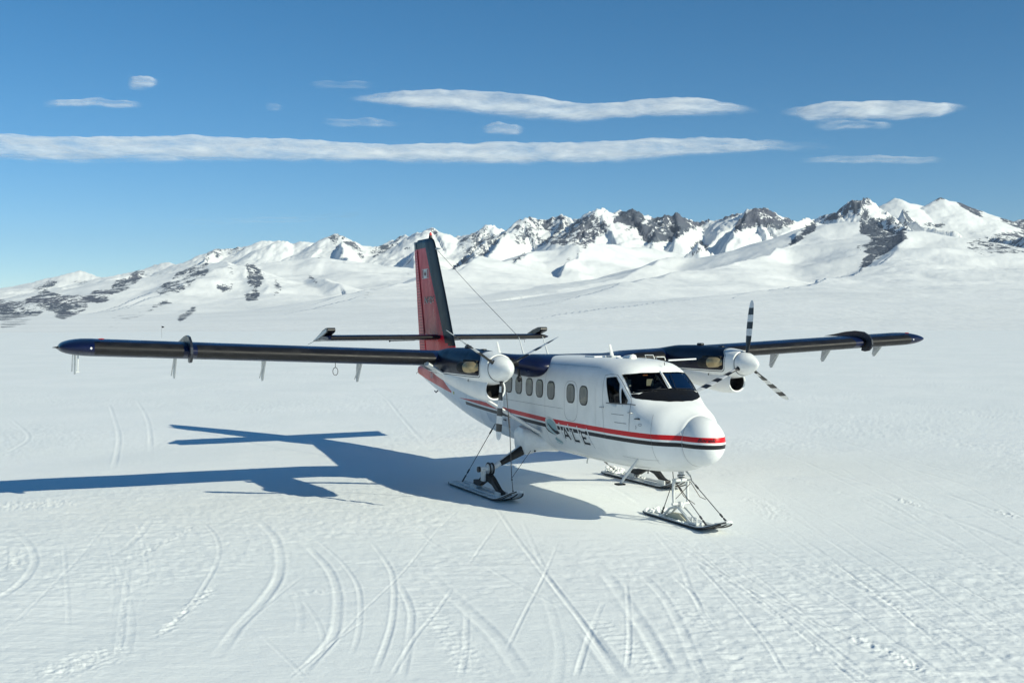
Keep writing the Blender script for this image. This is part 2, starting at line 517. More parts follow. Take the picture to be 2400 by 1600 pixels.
# (points left to right or high to low, far/right flank width, near/left flank width, power, roughness)
R = []
def ridge(pts, wa, wb, p=1.4, rough=0.5, k=0.0):
    # summits stand forward of the saddles between them
    if k:
        m = sum(HOR - q[1] for q in pts) / len(pts)
        pts = [(q[0], q[1], q[2] * (1 - k * (HOR - q[1] - m) / FPX)) for q in pts]
    R.append((pts, wa, wb, p, rough))
A = C1p([(-700,430),(-300,420),(0,400),(70,378),(160,400),(250,400),(430,322),(500,325),(640,260),(720,292),(800,305),(880,305),(1070,245),(1180,200),(1300,182),(1500,170)], const(16, 11.0))
ridge(A, 1500, 1900, 1.3, .5, 4)
A = C1p([(1500,172),(1560,165),(1690,68),(1770,63),(1950,65),(2050,40),(2230,25),(2270,45),(2352,45)], const(9, 9.5)) + C2p([(130,228),(220,225),(260,243),(350,230),(500,222),(560,190),(640,160),(700,190),(780,235),(900,255),(1050,245)], const(11, 9.0))
ridge(A, 1500, 1400, 1.3, .4, 4)
A = C2p([(1050,245),(1180,178),(1210,190),(1380,118),(1460,160),(1580,190),(1740,155),(1825,110),(1900,130),(1950,160),(1985,155)], [9.2,9.2,9.1,8.8,8.9,9.2,9,8.8,8.9,9,9.1])
ridge(A, 1400, 1100, 1.25, .6, 6)
A = C2p([(1950,175),(2020,130),(2090,60),(2120,40)], const(4, 8.4)) + C3p([(480,245),(600,262),(680,255),(735,235),(760,280),(830,285),(990,205),(1040,182),(1170,205)], [8.4,8.5,8.5,8.5,8.5,8.4,8.2,8.1,8.2])
ridge(A, 1300, 1050, 1.25, .75, 6)
A = C3p([(1170,208),(1250,172),(1310,190),(1380,245),(1440,265),(1540,200),(1630,205),(1700,225),(1800,255),(1870,245),(1960,240),(2110,205),(2140,218),(2200,200),(2260,170),(2350,185)], const(16, 8.0))
ridge(A, 1300, 1050, 1.25, .8, 6)
A = C4p([(245,238),(350,250),(420,275),(530,325),(600,330),(700,330),(850,290),(1000,175),(1100,170),(1160,215)], [8,8,8,8,8.2,8.4,8.4,8.2,8.2,8.4])
ridge(A, 1300, 1000, 1.25, .65, 6)
A = C4p([(1160,218),(1280,195),(1330,150),(1400,178),(1560,205),(1620,185),(1690,135),(1750,165),(1830,185),(1930,265),(2060,330),(2120,335),(2230,365),(2310,350),(2352,350),(2700,330),(3200,300)], const(17, 9.0))
ridge(A, 1400, 2000, 1.15, .15, 1)
# spurs running down from the skyline, right flank width / left flank width
def spur(pts, wr, wl, p=1.25, rough=.7): R.append((pts, wr, wl, p, rough))
spur(C2p([(640,165),(680,260),(720,390)], [9.0,8.2,7.4]), 700, 330, 1.1, .5)
spur(C2p([(1380,125),(1330,230),(1250,380),(1200,480)], [8.8,8.2,7.5,7.0]), 900, 330, 1.05, .3)
spur(C2p([(1825,115),(1790,220),(1720,340)], [8.8,8.2,7.6]), 800, 330, 1.05, .6)
spur(C2p([(2040,110),(1950,190),(1820,320)], [8.4,8.0,7.4]), 900, 300, 1.05, .4)
spur(C3p([(735,240),(680,350),(640,440)], [8.5,8,7.5]), 600, 350, 1.1, .8)
spur(C3p([(1040,190),(960,310),(880,420)], [8.1,7.7,7.2]), 700, 350, 1.05, .8)
spur(C3p([(1100,280),(1050,360),(960,440)], [8.0,7.6,7.2]), 600, 300, 1.05, .6)
spur(C3p([(1630,215),(1640,320),(1590,420)], [8,7.6,7.2]), 600, 330, 1.1, .9)
spur(C3p([(1540,210),(1480,320),(1420,420)], [8,7.6,7.2]), 500, 330, 1.1, .9)
spur(C3p([(2260,180),(2170,260),(2080,360)], [8,7.6,7.2]), 700, 300, 1.05, .6)
spur(C4p([(250,245),(270,330),(280,400)], [8,7.7,7.4]), 500, 300, 1.1, .9)
spur(C4p([(1100,175),(1050,270),(980,330)], [8.2,7.9,7.6]), 600, 300, 1.05, .8)
spur(C4p([(1100,268),(1250,330),(1400,368),(1580,450)], [7.6,7.4,7.2,6.8]), 350, 450, 1.1, .8)
spur(C4p([(1400,250),(1450,330),(1560,380),(1790,405)], [8.4,8.1,7.8,7.6]), 500, 350, 1.1, .7)
spur(C4p([(2700,430),(2352,430),(2160,465),(2050,485),(1860,545)], [5.2,5.6,6.3,6.8,7.6]), 430, 700, 1.1, .5)
spur(C1p([(1690,72),(1600,160),(1530,240)], [9.5,9,8.6]), 800, 350, 1.1, .4)
# dark low mountain far left and its neighbours
ridge(C1p([(-500,520),(0,490),(160,500),(250,470),(370,410),(520,365),(730,372),(830,380),(1010,270),(1080,250),(1150,280)], [7,7,7,7,7,6.9,7,7.1,7.3,7.4,7.5]), 900, 800, 1.2, .5)
spur(C1p([(520,370),(480,470),(440,600)], [6.9,6.5,6.1]), 500, 350, 1.1, .5)
spur(C1p([(830,385),(700,500),(560,600)], [7.1,6.6,6.2]), 500, 330, 1.1, .5)
spur(C1p([(1080,255),(1000,390),(860,480)], [7.4,7,6.6]), 500, 300, 1.1, .6)
# central left peak with diagonal blue flank
ridge(C1p([(1640,170),(1820,190),(1930,200),(2080,290),(2230,410),(2352,520)], [6.2,5.6,5.6,5.4,5.1,4.8]), 900, 900, 1.3, .3)
spur(C1p([(1820,192),(1640,292),(1450,400),(1290,480),(1100,610),(900,700),(740,765)], [5.6,5.4,5.1,4.8,4.4,4.0,3.7]), 900, 300, 1.1, .3)
spur(C1p([(1640,240),(1420,280),(1300,400),(1100,500),(960,580)], [5.75,6.3,6.7,7.0,7.2]), 380, 600, 1.1, .3)
spur(C1p([(1930,205),(2000,330),(1960,470)], [5.6,5.2,4.9]), 500, 300, 1.1, .7)
spur(C1p([(2080,292),(2110,380),(2060,490)], [5.4,5.1,4.8]), 350, 250, 1.1, .7)
spur(C1p([(1480,470),(1250,520),(1080,590),(980,640)], [4.9,4.6,4.3,4.0]), 350, 260, 1.1, .3)
spur(C1p([(1560,530),(1490,600),(1400,665)], [4.2,3.9,3.6]), 500, 160, 1.1, .4)
# snow plateau and bench in the middle distance
ridge(C2p([(0,400),(260,385),(560,365),(760,400),(1000,410),(1180,415)], [6.6,6.7,6.8,6.8,6.9,7.0]), 1500, 1900, 1.0, .04)
ridge(C2p([(390,490),(450,510),(560,520),(640,560)], [5.6,5.5,5.4,5.2]), 500, 350, 1.2, .3)
# big apron hill crossing behind the fin
spur(C2p([(2140,320),(2030,370),(1890,395),(1750,345),(1690,380),(1530,450),(1240,540),(1000,590),(860,650),(700,740),(520,820),(220,910),(-40,1000)], [6.2,6.0,5.6,5.2,5.0,4.8,4.3,3.9,3.5,3.0,2.6,2.1,1.7]), 1000, 420, 1.2, .06)
# snow shoulder in front of the middle peaks
ridge(C3p([(300,600),(460,515),(530,480),(700,465),(830,437),(950,458),(1040,462),(1300,470),(1600,500)], [6.0,6.1,6.2,6.2,6.2,6.3,6.5,6.8,7.0]), 900, 1300, 1.5, .06)
spur(C3p([(940,468),(870,520),(760,582)], [6.3,6.0,5.7]), 500, 160, 1.1, .4)
spur(C3p([(460,515),(400,560),(320,605)], [6.1,5.9,5.7]), 600, 160, 1.1, .3)
ridge(C3p([(1720,520),(1780,470),(1830,425),(1860,450),(1880,490)], const(5, 6.3)), 300, 180, 1.2, .8)
# low swelling hill in front
ridge(C3p([(480,1080),(650,1000),(900,887),(1040,850),(1200,775),(1400,715),(1560,680),(1750,672),(1950,622),(2100,602),(2300,590)], [1.9,2.1,2.4,2.6,2.8,3.1,3.3,3.5,3.8,4.0,4.2]), 500, 800, 1.3, .05)
ridge(C3p([(700,830),(1000,740),(1300,640),(1500,590),(1900,560)], [3.6,4.0,4.5,4.9,5.2]), 900, 750, 1.3, .06)
ridge(C4p([(-300,960),(0,905),(300,880),(700,900),(1200,930),(1700,960)], [2.0,2.2,2.4,2.3,2.1,1.9]), 500, 600, 1.3, .05)
ridge(C2p([(900,860),(1250,800),(1700,720),(2100,700)], [2.6,2.9,3.2,3.4]), 500, 600, 1.3, .05)
# right hand hill with the dark rock spur
ridge(C4p([(715,350),(810,362),(930,345),(1050,345),(1180,360),(1300,400),(1430,440),(1650,500),(1850,545),(2020,603),(2352,608),(2900,640)], [5.2,5.1,5.0,4.9,4.8,4.7,4.5,4.6,4.6,4.5,4.4,4.2]), 900, 1700, 1.5, .08)
spur(C4p([(1430,442),(1330,560),(1180,660),(1050,745),(900,812),(700,880),(500,930)], [4.5,4.1,3.75,3.45,3.15,2.8,2.5]), 1500, 420, 1.1, .28)
spur(C4p([(705,350),(560,480),(450,572),(200,650)], [5.2,4.8,4.5,4.1]), 700, 210, 1.1, .3)
ridge(C4p([(1560,520),(1650,505),(1760,560),(1900,680)], [4.5,4.45,4.3,4.0]), 500, 400, 1.3, .1)

MW = np.concatenate([np.linspace(600, 2400, 90), np.linspace(2415, 7000, 215), np.linspace(7018, 10200, 190), np.linspace(10240, 13500, 50)])
MC = np.concatenate([np.linspace(-900, -60, 90), np.linspace(-55, 2455, 860), np.linspace(2462, 3300, 90)])
MT = (MC - 1200.0) / FPX
Wm, Tm = np.meshgrid(MW, MT, indexing='ij'); Um = Wm * Tm
gx_ = np.clip((1200 + FPX * Tm - 250) / 900.0, 0, 1); gx_ = gx_ * gx_ * (3 - 2 * gx_)
base = -4.0 + 0.012 * np.clip(Wm - 600, 0, None) + 0.011 * gx_ * np.clip(Wm - 700, 0, 4500) + 0.5 * fbm(Um / 400, Wm / 400, 3, 91) * np.clip((Wm - 600) / 600, 0, 14)
P8 = np.zeros(Wm.shape); RG = np.zeros(Wm.shape); WT = np.full(Wm.shape, 1e-6)
# warp the lookup position so that flanks break up into gullies
g1 = fbm(Um / 420, Wm / 420, 4, 101); g2 = fbm(Um / 420, Wm / 420, 4, 202)
UW = Um + 38 * g1; WW = Wm + 38 * g2
for pts, wa, wb, pw, rough in R:
    Q = []
    for (px, py, km) in pts:
        w = km * 1000.0; Q.append(((px - 1200) / FPX * w, w, CZ + (HOR - py) / FPX * w))
    best = np.full(Wm.shape, -1.0)
    m = max(wa, wb) * 1.05 + 120
    for a, b in zip(Q[:-1], Q[1:]):
        r0 = np.searchsorted(MW, min(a[1], b[1]) - m); r1 = np.searchsorted(MW, max(a[1], b[1]) + m)
        tl = [(u + s * m) / w for (u, w, _) in (a, b) for s in (-1, 1)]
        tl2 = [(u + s * m) / max(w - m, 500) for (u, w, _) in (a, b) for s in (-1, 1)]
        c0 = np.searchsorted(MT, min(tl + tl2)); c1 = np.searchsorted(MT, max(tl + tl2))
        if r1 <= r0 or c1 <= c0: continue
        sl = (slice(r0, r1), slice(c0, c1))
        ex, ey = b[0] - a[0], b[1] - a[1]; l2 = ex * ex + ey * ey + 1e-6
        kx = UW[sl] if rough > .2 else Um[sl]; ky = WW[sl] if rough > .2 else Wm[sl]
        px = kx - a[0]; py = ky - a[1]
        s = np.clip((px * ex + py * ey) / l2, 0, 1)
        dd = np.hypot(px - s * ex, py - s * ey)
        left = (ex * py - ey * px) > 0
        d = dd / np.where(left, wa, wb)
        H = a[2] + (b[2] - a[2]) * s
        c = (H - base[sl]) * np.clip(1 - d, 0, 1) ** pw
        best[sl] = np.maximum(best[sl], c)
    best = np.clip(best, 0, None)
    P8 += (best / 1000.0) ** 26
    RG += rough * (best / 100.0) ** 6; WT += (best / 100.0) ** 6
C8 = 1000.0 * P8 ** (1 / 26.0)
RG = RG / WT
amp = np.clip(C8 / 400, 0, 1.5)
Hm = base + C8
Hm += amp * RG * (22 * fbm(Um / 240, Wm / 240, 5, 7, ridged=True) + 15 * fbm(Um / 75, Wm / 75, 4, 8, ridged=True))
Hm += np.clip(C8 / 120, 0, 1.5) * 22 * fbm(Um / 800, Wm / 650, 3, 66)
Hm += np.clip(C8 / 60, 0, 1) * (8.0 * fbm(Um / 300, Wm / 300, 5, 55))
Hm = np.where(Wm < 640, np.minimum(Hm, -2.0), Hm)
# outlined areas: bare rock, and snow faces whose shade is painted in as rock
pxm = 1200 + FPX * Tm; pym = HOR - (Hm - CZ) * FPX / Wm
jx = pxm + 3.0 * fbm(Um / 60, Wm / 60, 3, 301) + 2.5 * fbm(pxm / 9, pym / 9, 2, 9); jy = pym + 3.0 * fbm(Um / 60, Wm / 60, 3, 302)
def poly(f, q, a):
    pts = [(p[0], p[1]) for p in f(q, const(len(q), 1))]
    xs = [p[0] for p in pts]; ys = [p[1] for p in pts]
    sel = (jx > min(xs)) & (jx < max(xs)) & (jy > min(ys)) & (jy < max(ys))
    r = np.zeros(Wm.shape, bool)
    r[sel] = inside(jx[sel], jy[sel], pts)
    sel = (jx > min(xs)) & (jx < max(xs)) & (jy + 7 > min(ys)) & (jy + 7 < max(ys))
    r[sel] |= inside(jx[sel], jy[sel] + 7, pts)
    np.maximum(ROCK_AND_SHADE, np.where(r, a, 0), out=ROCK_AND_SHADE)
ROCK_AND_SHADE = np.zeros(Wm.shape)
poly(C1p, [(-400,500),(0,490),(160,500),(250,470),(370,410),(430,440),(520,450),(690,460),(760,400),(860,420),(900,350),(1010,310),(1080,250),(1160,280),(1000,400),(870,440),(850,490),(700,500),(690,560),(600,590),(500,630),(430,610),(420,560),(350,560),(300,600),(250,600),(180,610),(0,640),(-400,660)], .66)
poly(C1p, [(250,405),(430,322),(470,335),(380,400),(300,425)], .6)
poly(C1p, [(560,350),(640,320),(780,300),(700,330),(620,370)], .5)
poly(C1p, [(1560,185),(1690,68),(1780,65),(1960,70),(1850,110),(1700,150),(1620,170)], .5)
poly(C1p, [(1210,430),(1420,270),(1640,190),(1660,260),(1450,400),(1310,450)], .55)  # diagonal blue flank, its shade painted through the rock mask
poly(C1p, [(1930,200),(2000,220),(2090,290),(2080,330),(2050,400),(2040,470),(1940,495),(1910,450),(1990,410),(1950,350),(1940,260)], .72)
poly(C1p, [(1720,370),(1850,340),(1840,410),(1720,415)], .65)
poly(C1p, [(1740,260),(1840,230),(1830,300)], .5)
poly(C1p, [(2140,320),(2200,350),(2240,410),(2150,440),(2170,380)], .65)
poly(C1p, [(1390,630),(1540,535),(1560,550),(1500,600),(1410,665)], .7)
poly(C1p, [(1480,465),(1300,515),(1080,615),(850,640),(760,690),(900,625),(1080,600),(1290,500)], .55)
poly(C1p, [(1500,485),(1280,570),(1110,650),(1260,585)], .6)
poly(C1p, [(1050,630),(900,690),(740,765),(860,720)], .5)
poly(C1p, [(1200,250),(1300,260),(1330,215),(1290,275),(1220,270)], .5)
poly(C1p, [(0,670),(60,640),(290,645),(200,665),(40,700),(0,720)], .5)
poly(C2p, [(560,190),(640,165),(700,190),(780,240),(870,350),(800,330),(740,260),(720,260),(650,190),(640,240),(720,390),(680,380),(620,260)], .55)
poly(C2p, [(880,300),(960,280),(1050,250),(1180,180),(1120,250),(1000,310),(930,350)], .6)
poly(C2p, [(1070,320),(1180,220),(1380,125),(1350,170),(1240,230),(1240,500),(1190,500),(1150,420)], .25)  # shaded snow left of the fin, painted faintly in rock colour
poly(C2p, [(1380,130),(1450,170),(1440,190),(1390,180)], .7)
poly(C2p, [(1600,240),(1740,160),(1820,115),(1900,200),(1850,330),(1650,360),(1590,290)], .5)
poly(C2p, [(1720,360),(1950,170),(1990,160),(1800,340)], .55)  # blue shaded strip below the peak, painted in as rock
poly(C2p, [(1530,450),(1610,390),(1690,370),(1680,390),(1560,445)], .75)
poly(C2p, [(2000,400),(2140,320),(2130,350),(2050,405)], .65)
poly(C2p, [(2020,140),(2120,40),(2352,60),(2352,260),(2200,270),(2050,290),(2020,180)], .45)
poly(C2p, [(390,490),(440,500),(500,570),(480,570)], .75)
poly(C2p, [(450,345),(510,345),(545,410)], .45)
poly(C2p, [(870,640),(990,600),(900,650),(690,760),(800,690)], .5)
poly(C3p, [(340,340),(410,255),(760,240),(760,285),(830,290),(1000,210),(1060,280),(1110,300),(1060,400),(1000,420),(940,450),(640,465),(520,470),(620,420),(600,330),(400,320)], .58)
poly(C3p, [(640,465),(1000,215),(1060,290),(1100,300),(1000,440),(940,455)], .66)
poly(C3p, [(1120,290),(1180,210),(1250,168),(1320,185),(1390,260),(1310,330),(1200,280)], .9)
poly(C3p, [(1330,340),(1440,270),(1540,195),(1640,195),(1830,255),(1810,330),(1740,320),(1690,390),(1620,430),(1400,440),(1330,390)], .8)
poly(C3p, [(1830,250),(2110,200),(2130,230),(1950,270),(1870,300),(1800,300)], .72)
poly(C3p, [(2060,360),(2190,210),(2260,160),(2352,180),(2352,330),(2190,320),(2090,370)], .72)
poly(C3p, [(1720,520),(1830,415),(1880,495),(1800,500)], .95)
poly(C3p, [(760,580),(930,465),(940,490),(800,570)], .7)
poly(C3p, [(1200,320),(1270,330),(1270,360)], .6)
poly(C3p, [(900,880),(860,900),(830,925),(880,900)], .8)
poly(C4p, [(50,440),(150,330),(240,230),(350,240),(420,330),(530,320),(590,335),(440,400),(270,400),(170,390)], .76)
poly(C4p, [(715,330),(1000,165),(1100,160),(1160,215),(1130,230),(1080,200),(1040,280),(850,350),(800,350)], .72)
poly(C4p, [(1010,330),(1100,265),(1150,300),(1250,330),(1400,365),(1580,450),(1400,400),(1180,340),(1070,320)], .62)
poly(C4p, [(1380,250),(1420,270),(1470,340),(1790,400),(1680,405),(1540,370),(1440,350)], .65)
poly(C4p, [(1600,195),(1690,128),(1790,185),(1700,170),(1650,190)], .75)
poly(C4p, [(1780,175),(1850,180),(2060,322),(1990,300),(1880,250)], .8)
poly(C4p, [(2100,332),(2180,335),(2300,370),(2352,340),(2700,320),(2700,400),(2352,420),(2250,380)], .75)
poly(C4p, [(1860,545),(2050,480),(2160,460),(2352,425),(2800,420),(2800,600),(2352,600),(2020,605)], .6)  # shaded face of the far right mountain, darkened with rock colour
poly(C4p, [(1040,350),(1130,360),(1200,365),(1260,410),(1420,440),(1430,480),(1300,580),(1170,660),(1050,745),(1040,720),(1130,600),(1100,560),(1180,490),(1060,440)], .74)
poly(C4p, [(990,550),(1110,530),(1220,440),(1200,520),(1100,600)], .55)
poly(C4p, [(1040,735),(900,812),(880,805),(960,770)], .6)
poly(C4p, [(460,575),(700,345),(720,400),(560,515)], .85)
poly(C4p, [(850,700),(920,620),(1060,600),(920,640)], .6)
poly(C4p, [(1180,270),(1230,270),(1225,300)], .5)
poly(C4p, [(1800,350),(1900,395),(1850,390)], .5)

def blur(A, n, ax):
    r = np.zeros_like(A)
    for k in range(-n, n + 1): r += np.roll(A, k, ax)
    return r / (2 * n + 1)
for _ in range(2): ROCK_AND_SHADE = blur(blur(ROCK_AND_SHADE, 1, 1), 1, 0)
ROCK_AND_SHADE = ROCK_AND_SHADE * 1.1
t = NT('mountain_snow_and_rock')
p, x, y, z = t.pos()
at = t.n('ShaderNodeAttribute', attribute_name='rock')  # mask of bare rock plus the painted shade of some faces
geo = t.n('ShaderNodeNewGeometry'); sn = t.n('ShaderNodeSeparateXYZ'); t.link(geo.outputs['Normal'], sn.inputs[0])
steep = t.ramp(sn.outputs[2], 0.9, 0.45)
nA = t.noise(t.scalev(p, (1.0, 1.0, 0.6)), 0.0085, 4, 0.66)
nB = t.noise(t.scalev(p, (1.0, 1.0, 0.35)), 0.030, 3, 0.7)
nC = t.noise(t.scalev(p, (1.0, 1.0, 0.5)), 0.10, 3, 0.7)
nz = t.math('ADD', t.math('MULTIPLY', nA, 0.42), t.math('MULTIPLY', nB, 0.34))
nz = t.math('ADD', nz, t.math('MULTIPLY', nC, 0.24))
v = t.math('ADD', at.outputs['Fac'], t.math('MULTIPLY', steep, 0.14))
v = t.math('ADD', v, t.math('MULTIPLY', t.math('SUBTRACT', nz, 0.5), 4.2))
rock = t.mul(t.ramp(v, 0.58, 0.70), t.ramp(at.outputs['Fac'], 0.05, 0.3))
rc = t.mix(t.ramp(nA, 0.35, 0.68), (0.055, 0.068, 0.095), (0.105, 0.122, 0.155))
hc = t.noise(p, 0.0016, 2)
rc = t.mix(t.ramp(hc, 0.5, 0.62, 0, 0.5), rc, (0.10, 0.10, 0.135))
snow = t.mix(t.ramp(t.noise(p, 0.004, 3), 0.3, 0.7), (0.76, 0.775, 0.78), (0.83, 0.84, 0.84))
t.set(color=t.mix(rock, snow, rc), rough=0.75, spec=0.2)
t.bump(t.math('ADD', nB, t.math('MULTIPLY', nA, 1.5)), t.math('ADD', 0.12, t.math('MULTIPLY', rock, 0.6)), 6.0) if False else None
bp = t.n('ShaderNodeBump'); bp.inputs['Distance'].default_value = 12.0
t.link(t.math('ADD', 0.16, t.math('MULTIPLY', rock, 0.9)), bp.inputs['Strength'])
t.link(t.math('ADD', nB, nA), bp.inputs['Height']); t.link(bp.outputs[0], t.b.inputs['Normal'])
MAT_MTN = t.m
MX = CX + FH[0] * Wm + RH[0] * Um; MY = CY + FH[1] * Wm + RH[1] * Um
nr, nc = Wm.shape
idx = np.arange(nr * nc).reshape(nr, nc)
F = np.stack([idx[:-1, :-1].ravel(), idx[:-1, 1:].ravel(), idx[1:, 1:].ravel(), idx[1:, :-1].ravel()], 1)
mts = np_mesh('mountains', np.stack([MX.ravel(), MY.ravel(), Hm.ravel()], 1), F, MAT_MTN, attrs={'rock': ROCK_AND_SHADE.ravel()})
tag(mts, 'range of snow covered mountains with dark rock faces and ridges', kind='structure')

# ================================================================== CLOUDS
t = NT('cloud_vapour')
p, x, y, z = t.pos()
at = t.n('ShaderNodeAttribute', attribute_name='dens')
rot = t.n('ShaderNodeVectorRotate', rotation_type='Z_AXIS'); rot.inputs['Angle'].default_value = math.pi / 2 - YAW
t.link(p, rot.inputs['Vector'])
nn = t.noise(t.scalev(rot.outputs[0], (0.7, 0.55, 1.6)), 0.0022, 7, 0.62, 0.4)
n_f = t.noise(t.scalev(rot.outputs[0], (0.45, 0.4, 1.6)), 0.009, 6, 0.65, 0.6)
al = t.math('ADD', at.outputs['Fac'], t.math('MULTIPLY', t.math('SUBTRACT', nn, 0.5), 1.7))
al = t.math('ADD', al, t.math('MULTIPLY', t.math('SUBTRACT', n_f, 0.5), 0.5))
al = t.ramp(al, 0.10, 1.45, 0.0, 0.88)
al = t.math('MULTIPLY', al, t.ramp(at.outputs['Fac'], 0.0, 0.7))
t.t.nodes.remove(t.b)
tr = t.n('ShaderNodeBsdfTransparent'); df = t.n('ShaderNodeBsdfDiffuse'); tl = t.n('ShaderNodeBsdfTranslucent')
df.inputs[0].default_value = (0.93, 0.95, 0.96, 1); tl.inputs[0].default_value = (0.95, 0.96, 0.97, 1)
m1 = t.n('ShaderNodeMixShader'); m1.inputs[0].default_value = 0.85; t.link(df.outputs[0], m1.inputs[1]); t.link(tl.outputs[0], m1.inputs[2])
m2 = t.n('ShaderNodeMixShader'); t.link(al, m2.inputs[0]); t.link(tr.outputs[0], m2.inputs[1]); t.link(m1.outputs[0], m2.inputs[2])
t.link(m2.outputs[0], t.out.inputs[0])
MAT_CLOUD = t.m
def cloud(spec, z, label, dens=1.0, seed=0):
    xs = np.array([s[0] for s in spec], float); tp = np.array([s[1] for s in spec], float); bt = np.array([s[2] for s in spec], float)
    n = max(24, int((xs[-1] - xs[0]) / 8)); X = np.linspace(xs[0], xs[-1], n)
    T = np.interp(X, xs, tp); Bt = np.interp(X, xs, bt)
    T = T - 6 - 4.0 * fbm(X / 60, X * 0 + seed, 4, 5 + seed); Bt = Bt + 4 + 3.0 * fbm(X / 70, X * 0 + seed, 3, 9 + seed)
    m = 15; sv = np.linspace(0, 1, m)
    V = []; Dn = []
    for side in (0, 1):
        for j in range(m):
            py = T + (Bt - T) * sv[j]
            w = (z - CZ) * FPX / (HOR - py); u = (X - 1200) / FPX * w
            e = np.sin(np.pi * sv[j] ** .8) ** 1.6 * np.clip(np.minimum(X - X[0], X[-1] - X) / (0.14 * (X[-1] - X[0]) + 8), 0, 1) ** .7
            e = np.clip(e, 0, 1)
            zz = z + (0.34 if side == 0 else -0.12) * (Bt - T) / FPX * w * e ** 0.8
            V.append(np.stack([CX + FH[0] * w + RH[0] * u, CY + FH[1] * w + RH[1] * u, zz], 1)); Dn.append(e * dens)
    V = np.concatenate(V); Dn = np.concatenate(Dn)
    F = []
    for side in (0, 1):
        o = side * m * n
        i = np.arange(m - 1)[:, None] * n + np.arange(n - 1)[None, :] + o
        F.append(np.stack([i.ravel(), (i + 1).ravel(), (i + n + 1).ravel(), (i + n).ravel()], 1))
    o = np_mesh('cloud', V, np.concatenate(F), MAT_CLOUD, attrs={'dens': Dn})
    tag(o, label, 'cloud', 'thin bands of cloud over the mountains')
    return o
cloud([(800,236,240),(900,224,250),(1020,218,264),(1130,224,276),(1240,232,290),(1350,252,292),(1420,254,287),(1480,244,283),(1560,240,279),(1640,240,280),(1720,250,276),(1790,262,272)], 2600, 'long wavy white cloud band above the middle peaks, upper of the two long bands', .95, 1)
cloud([(1815,268,276),(1900,254,290),(2000,248,290),(2100,248,290),(2180,250,283),(2275,256,262)], 2600, 'bright lens shaped cloud high at the right, above the highest peaks', 1.0, 2)
cloud([(1900,292,312),(2000,292,310),(2100,297,306)], 2600, 'small flat cloud just below the lens shaped cloud at right', .6, 3)
cloud([(-500,318,384),(0,322,382),(150,328,386),(300,328,386),(450,326,386),(600,332,385),(700,334,387),(800,342,387),(900,346,384),(1000,346,389),(1200,342,392),(1350,344,391),(1450,340,390),(1530,334,382),(1640,332,370),(1760,334,362),(1850,336,360),(1990,348,358)], 2500, 'very long level cloud band stretching from the left edge over the mountains', .95, 4)
cloud([(1120,306,316),(1170,294,323),(1235,306,316)], 2600, 'small white cloud between the two long cloud bands', .75, 5)
cloud([(298,188,212),(335,184,214),(380,192,204)], 2700, 'small puff of cloud at the upper left, highest on that side', .65, 6)
cloud([(100,240,252),(180,240,250),(240,236,252),(290,242,256),(350,246,258)], 2600, 'thin streak of cloud at the left, below the small puff', .62, 7)
cloud([(720,198,208),(800,198,212),(885,198,210)], 2700, 'faint short streak above the left end of the wavy cloud band', .45, 8)
cloud([(615,250,262),(670,252,262)], 2600, 'tiny faint cloud left of the wavy cloud band', .5, 9)
cloud([(735,280,288),(800,286,298),(870,285,299),(955,292,298)], 2600, 'faint streak of cloud below the left end of the wavy band', .5, 10)
cloud([(1860,380,386),(2000,373,385),(2120,377,387),(2235,381,386)], 2400, 'thin streak at right, below the end of the very long band', .55, 11)
cloud([(340,515,524),(520,516,526),(700,512,522),(880,498,506)], 1700, 'very faint low streak of cloud above the left peaks', .36, 12)

# ================================================================== HAZE
t = NT('thin_haze'); t.t.nodes.remove(t.b)
pv = t.n('ShaderNodeVolumePrincipled'); pv.inputs['Color'].default_value = (0.75, 0.86, 1.0, 1); pv.inputs['Density'].default_value = 1.8e-5; pv.inputs['Anisotropy'].default_value = 0.0
t.link(pv.outputs[0], t.out.inputs['Volume'])
hz = MB().box((-20500 + CX, -20500 + CY, -40.0), (20500 + CX, 20500 + CY, 1500.0)).build('haze', t.m, smooth=False)
tag(hz, 'thin cold air haze in front of the far mountains', kind='stuff')
# ================================================================== AIRCRAFT
# frame: x forward, y to port, z up, metres; nose tip over the origin
def interp(tab, x, k):
    xs = [r[0] for r in tab]
    return float(np.interp(x, xs, [r[k] for r in tab]))
# x, half width, bottom, top, height of greatest width, upper exponent, lower exponent
HULL = [(-14.95, .05, 2.10, 2.28, 2.19, 2, 2), (-14.3, .16, 1.93, 2.42, 2.2, 2.1, 2.1), (-13.7, .25, 1.80, 2.50, 2.18, 2.2, 2.2),
        (-12.3, .43, 1.53, 2.62, 2.05, 2.4, 2.3), (-11.4, .54, 1.36, 2.68, 1.98, 2.6, 2.4), (-10.0, .69, 1.14, 2.74, 1.9, 3.0, 2.6),
        (-8.6, .80, .97, 2.80, 1.85, 3.4, 2.8), (-7.6, .85, .89, 2.84, 1.85, 4, 2.9), (-6.5, .86, .86, 2.86, 1.85, 4.2, 2.9),
        (-3.0, .86, .85, 2.865, 1.85, 4.2, 2.9), (-2.45, .855, .86, 2.835, 1.82, 3.6, 2.8), (-2.2, .84, .865, 2.775, 1.78, 3.2, 2.7),
        (-2.0, .825, .87, 2.655, 1.75, 3.0, 2.6), (-1.85, .81, .88, 2.50, 1.72, 2.8, 2.5), (-1.7, .79, .888, 2.36, 1.7, 2.65, 2.45),
        (-1.55, .765, .90, 2.255, 1.66, 2.5, 2.4), (-1.35, .715, .925, 2.17, 1.62, 2.35, 2.3), (-1.1, .66, .965, 2.09, 1.58, 2.25, 2.2),
        (-.95, .48, 1.03, 2.01, 1.54, 2.1, 2.1), (-.77, .36, 1.085, 1.945, 1.515, 2, 2)]
XR, XT = -.77, -.22           # radome joint and nose tip
